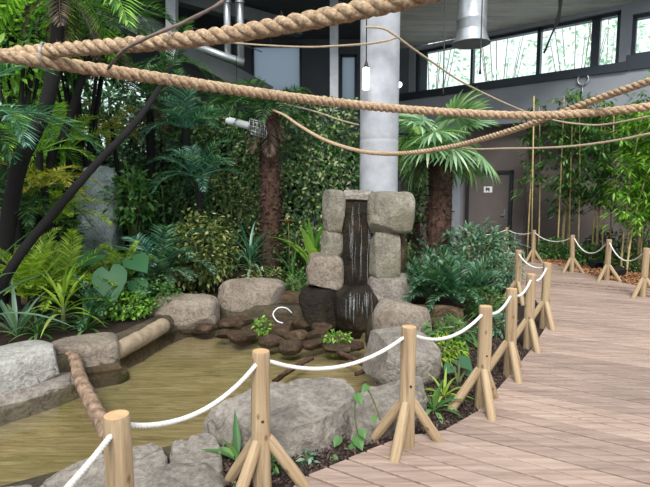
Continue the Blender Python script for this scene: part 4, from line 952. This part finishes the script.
for px, py, Y, ln in [(358,397,3.08,.10),(366,387,3.1,.08),(358,440,3.08,.13),(362,432,3.06,.09),(338,440,3.14,.10),(374,418,3.1,.07),(334,459,3.0,.09),(352,447,3.1,.08)]:
    mb = MB(); heart_leaf(mb, at(px, py, Y)-b, Vector((random.Random(px).uniform(-.6,.6), -.5, -.5)), Vector((0,-.6,1)), ln*.85, ln*.62); mb.build('leaf', L['mid'], t)
shrub('seedling', 'tiny green seedling right of the tall post foot', gnd(270,472), (.06,.06,.1), 40, .05, 'mid', 440, cat='plant', tr=.004)
shrub('seedling', 'tiny pale seedling in the mulch between tall post and vine', gnd(308,462), (.05,.05,.07), 24, .05, 'blue', 441, cat='plant', tr=.004)
shrub('water_plant', 'bright green tuft among the pond stones left', Vector((*gnd(262,332,-.15)[:2], -.18)), (.13,.12,.22), 120, .06, 'bright', 442, cat='plant', tr=.005)
shrub('water_plant', 'bright green tuft among the pond stones near the fountain', Vector((*gnd(336,342,-.15)[:2], -.18)), (.2,.14,.16), 150, .06, 'bright', 443, cat='plant', tr=.005)
shrub('water_plant', 'small green sprout by the far pond boulder', Vector((*gnd(246,313,-.15)[:2], -.15)), (.08,.08,.18), 60, .05, 'bright', 444, cat='plant', tr=.005)
# --- right bed: bamboo and low shrubs
for k, (px, Y, n, h, nl, lo, lab) in enumerate([(537,13.2,2,4.2,420,.45,'leftmost bamboo clump, next to the door'), (563,12.9,4,3.9,1100,.35,'bamboo clump behind the third post from the right'), (592,12.2,3,4.0,900,.4,'leafy bamboo right of the clump by the third post'),
        (612,11.9,2,3.6,700,.45,'thin bamboo in front of the brown wall shadow'), (632,11.2,4,3.6,1300,.35,'dense bamboo clump near the right edge')]):
    bamboo(lab, G0(px, Y), n, h, nl, 'mid', 500+k, .3, lo)
bamboo('bright yellow-green bamboo leaning in at the right edge', G0(650,10.0), 5, 3.0, 2200, 'bright', 510, .45, .45, lean=.3)
bamboo('bamboo spray leaning in high at the right edge', G0(668,9.6), 3, 4.3, 500, 'bright', 511, .3, .7, lean=.1)
for lab, px, Y, top in [('thin bamboo stake standing alone left of the bamboo', 534, 13.0, 96), ('thin bamboo stake between the bamboo clumps', 572, 12.6, 124), ('tall thin stake near the right bamboo', 614, 12.2, 110)]:
    g = G0(px, Y); e = at(px, top, Y); mb = MB(); mb.tube([Vector((0,0,-.05)), e-g], .018, 7); tag(mb.build('bamboo_stake', M['cane'], loc=g), lab, 'stake', 'bamboo stakes')
for k, (px, Y, d, m_, lab) in enumerate([(556,12.6,(.5,.3,.55),'mid','dark green shrub behind the post third from the right'), (592,11.6,(.45,.3,.5),'mid','green shrub under the middle bamboo'), (628,10.6,(.4,.3,.4),'creeper','low shrub by the right ground light'), (606,12.4,(.5,.3,.8),'dark','dark shrub against the wall under the thin bamboo'), (644,11.4,(.5,.4,1.3),'mid','leafy shrub beside the dense right bamboo')]):
    shrub('shrub', lab, G0(px, Y), d, 700, .11, m_, 520+k)
for lab, px, Y in [('dark ground light in the bed second from the right edge', 622, 9.9), ('dark ground light in the bed behind the middle rope', 601, 11.0)]:
    t = thing('ground_light', lab, 'lamp', G0(px, Y), .4, 'ground lights'); mb = MB(); mb.box((0,0,.13), (.34,.16,.14), Matrix.Rotation(.35,3,'X')); mb.build('housing', M['black'], t, smooth=False)
    mb = MB(); mb.tube([Vector((0,0,-.02)), Vector((0,0,.1))], .02, 8); mb.build('spike', M['black'], t)
t = thing('storage_tub', 'low black tub standing in front of the door', 'tub', tuple(at(494,235,14.3).xy)+(0,)); mb = MB()
mb.tube([Vector((0,0,z)) for z in (0,.02,.5,.52)], [.2,.24,.3,.28], 20); mb.build('tub', M['black'], t, sharp=40)
mb = MB(); mb.tube([Vector((0,0,z)) for z in (.52,.56,.6)], [.31,.31,.24], 20); mb.build('lid', M['black'], t, sharp=40)
# --- trees outside the windows
for k, (px, dist, h, lab) in enumerate([(430,9,11,'tree outside behind the leftmost window pane'), (495,11,11.5,'tree outside behind the second window pane'), (570,9,10.5,'tree outside behind the third window pane'), (640,9,9.5,'tree outside behind the far right window'), (600,13,12,'tree outside behind the narrow window pane')]):
    s = wall_s(px); b = W0+WD*s-WN*dist; d = ray(px, 195); Y = b.y; b = Vector((d.x/d.y*Y, Y, 0))
    shrub('outdoor_tree', lab, b, (1.9,1.6,h*.55), 420, .3, 'outside', 600+k, z0=h*.45, cat='tree', group='trees outside', trunk='twig', tr=.03)
shrub('outdoor_tree', 'tree outside behind the left back window', Vector((px_x(100,21), 21, 0)), (2.6,1.6,5), 1300, .4, 'outside', 610, z0=1.5, cat='tree', group='trees outside', trunk='bark_dark', tr=.14)
# ------------------------------------------------------------------ light
w = bpy.data.worlds.new('overcast_sky'); scene.world = w; w.use_nodes = True
bg = w.node_tree.nodes['Background']; bg.inputs[0].default_value = (.90,.96,1.0,1); bg.inputs[1].default_value = 1.15
sd = bpy.data.lights.new('sun', 'SUN'); sd.energy = 2.9; sd.angle = R(20); sd.color = (1,.97,.92)
so = bpy.data.objects.new('sun', sd); COL.objects.link(so); so.rotation_euler = (R(44), R(-16), R(12))
vs = scene.view_settings; vs.view_transform = 'Standard'; vs.look = 'None'; vs.gamma = 1; vs.use_curve_mapping = False; vs.exposure = .4
scene.cycles.use_denoising = True; scene.cycles.max_bounces = 8; scene.cycles.transparent_max_bounces = 12
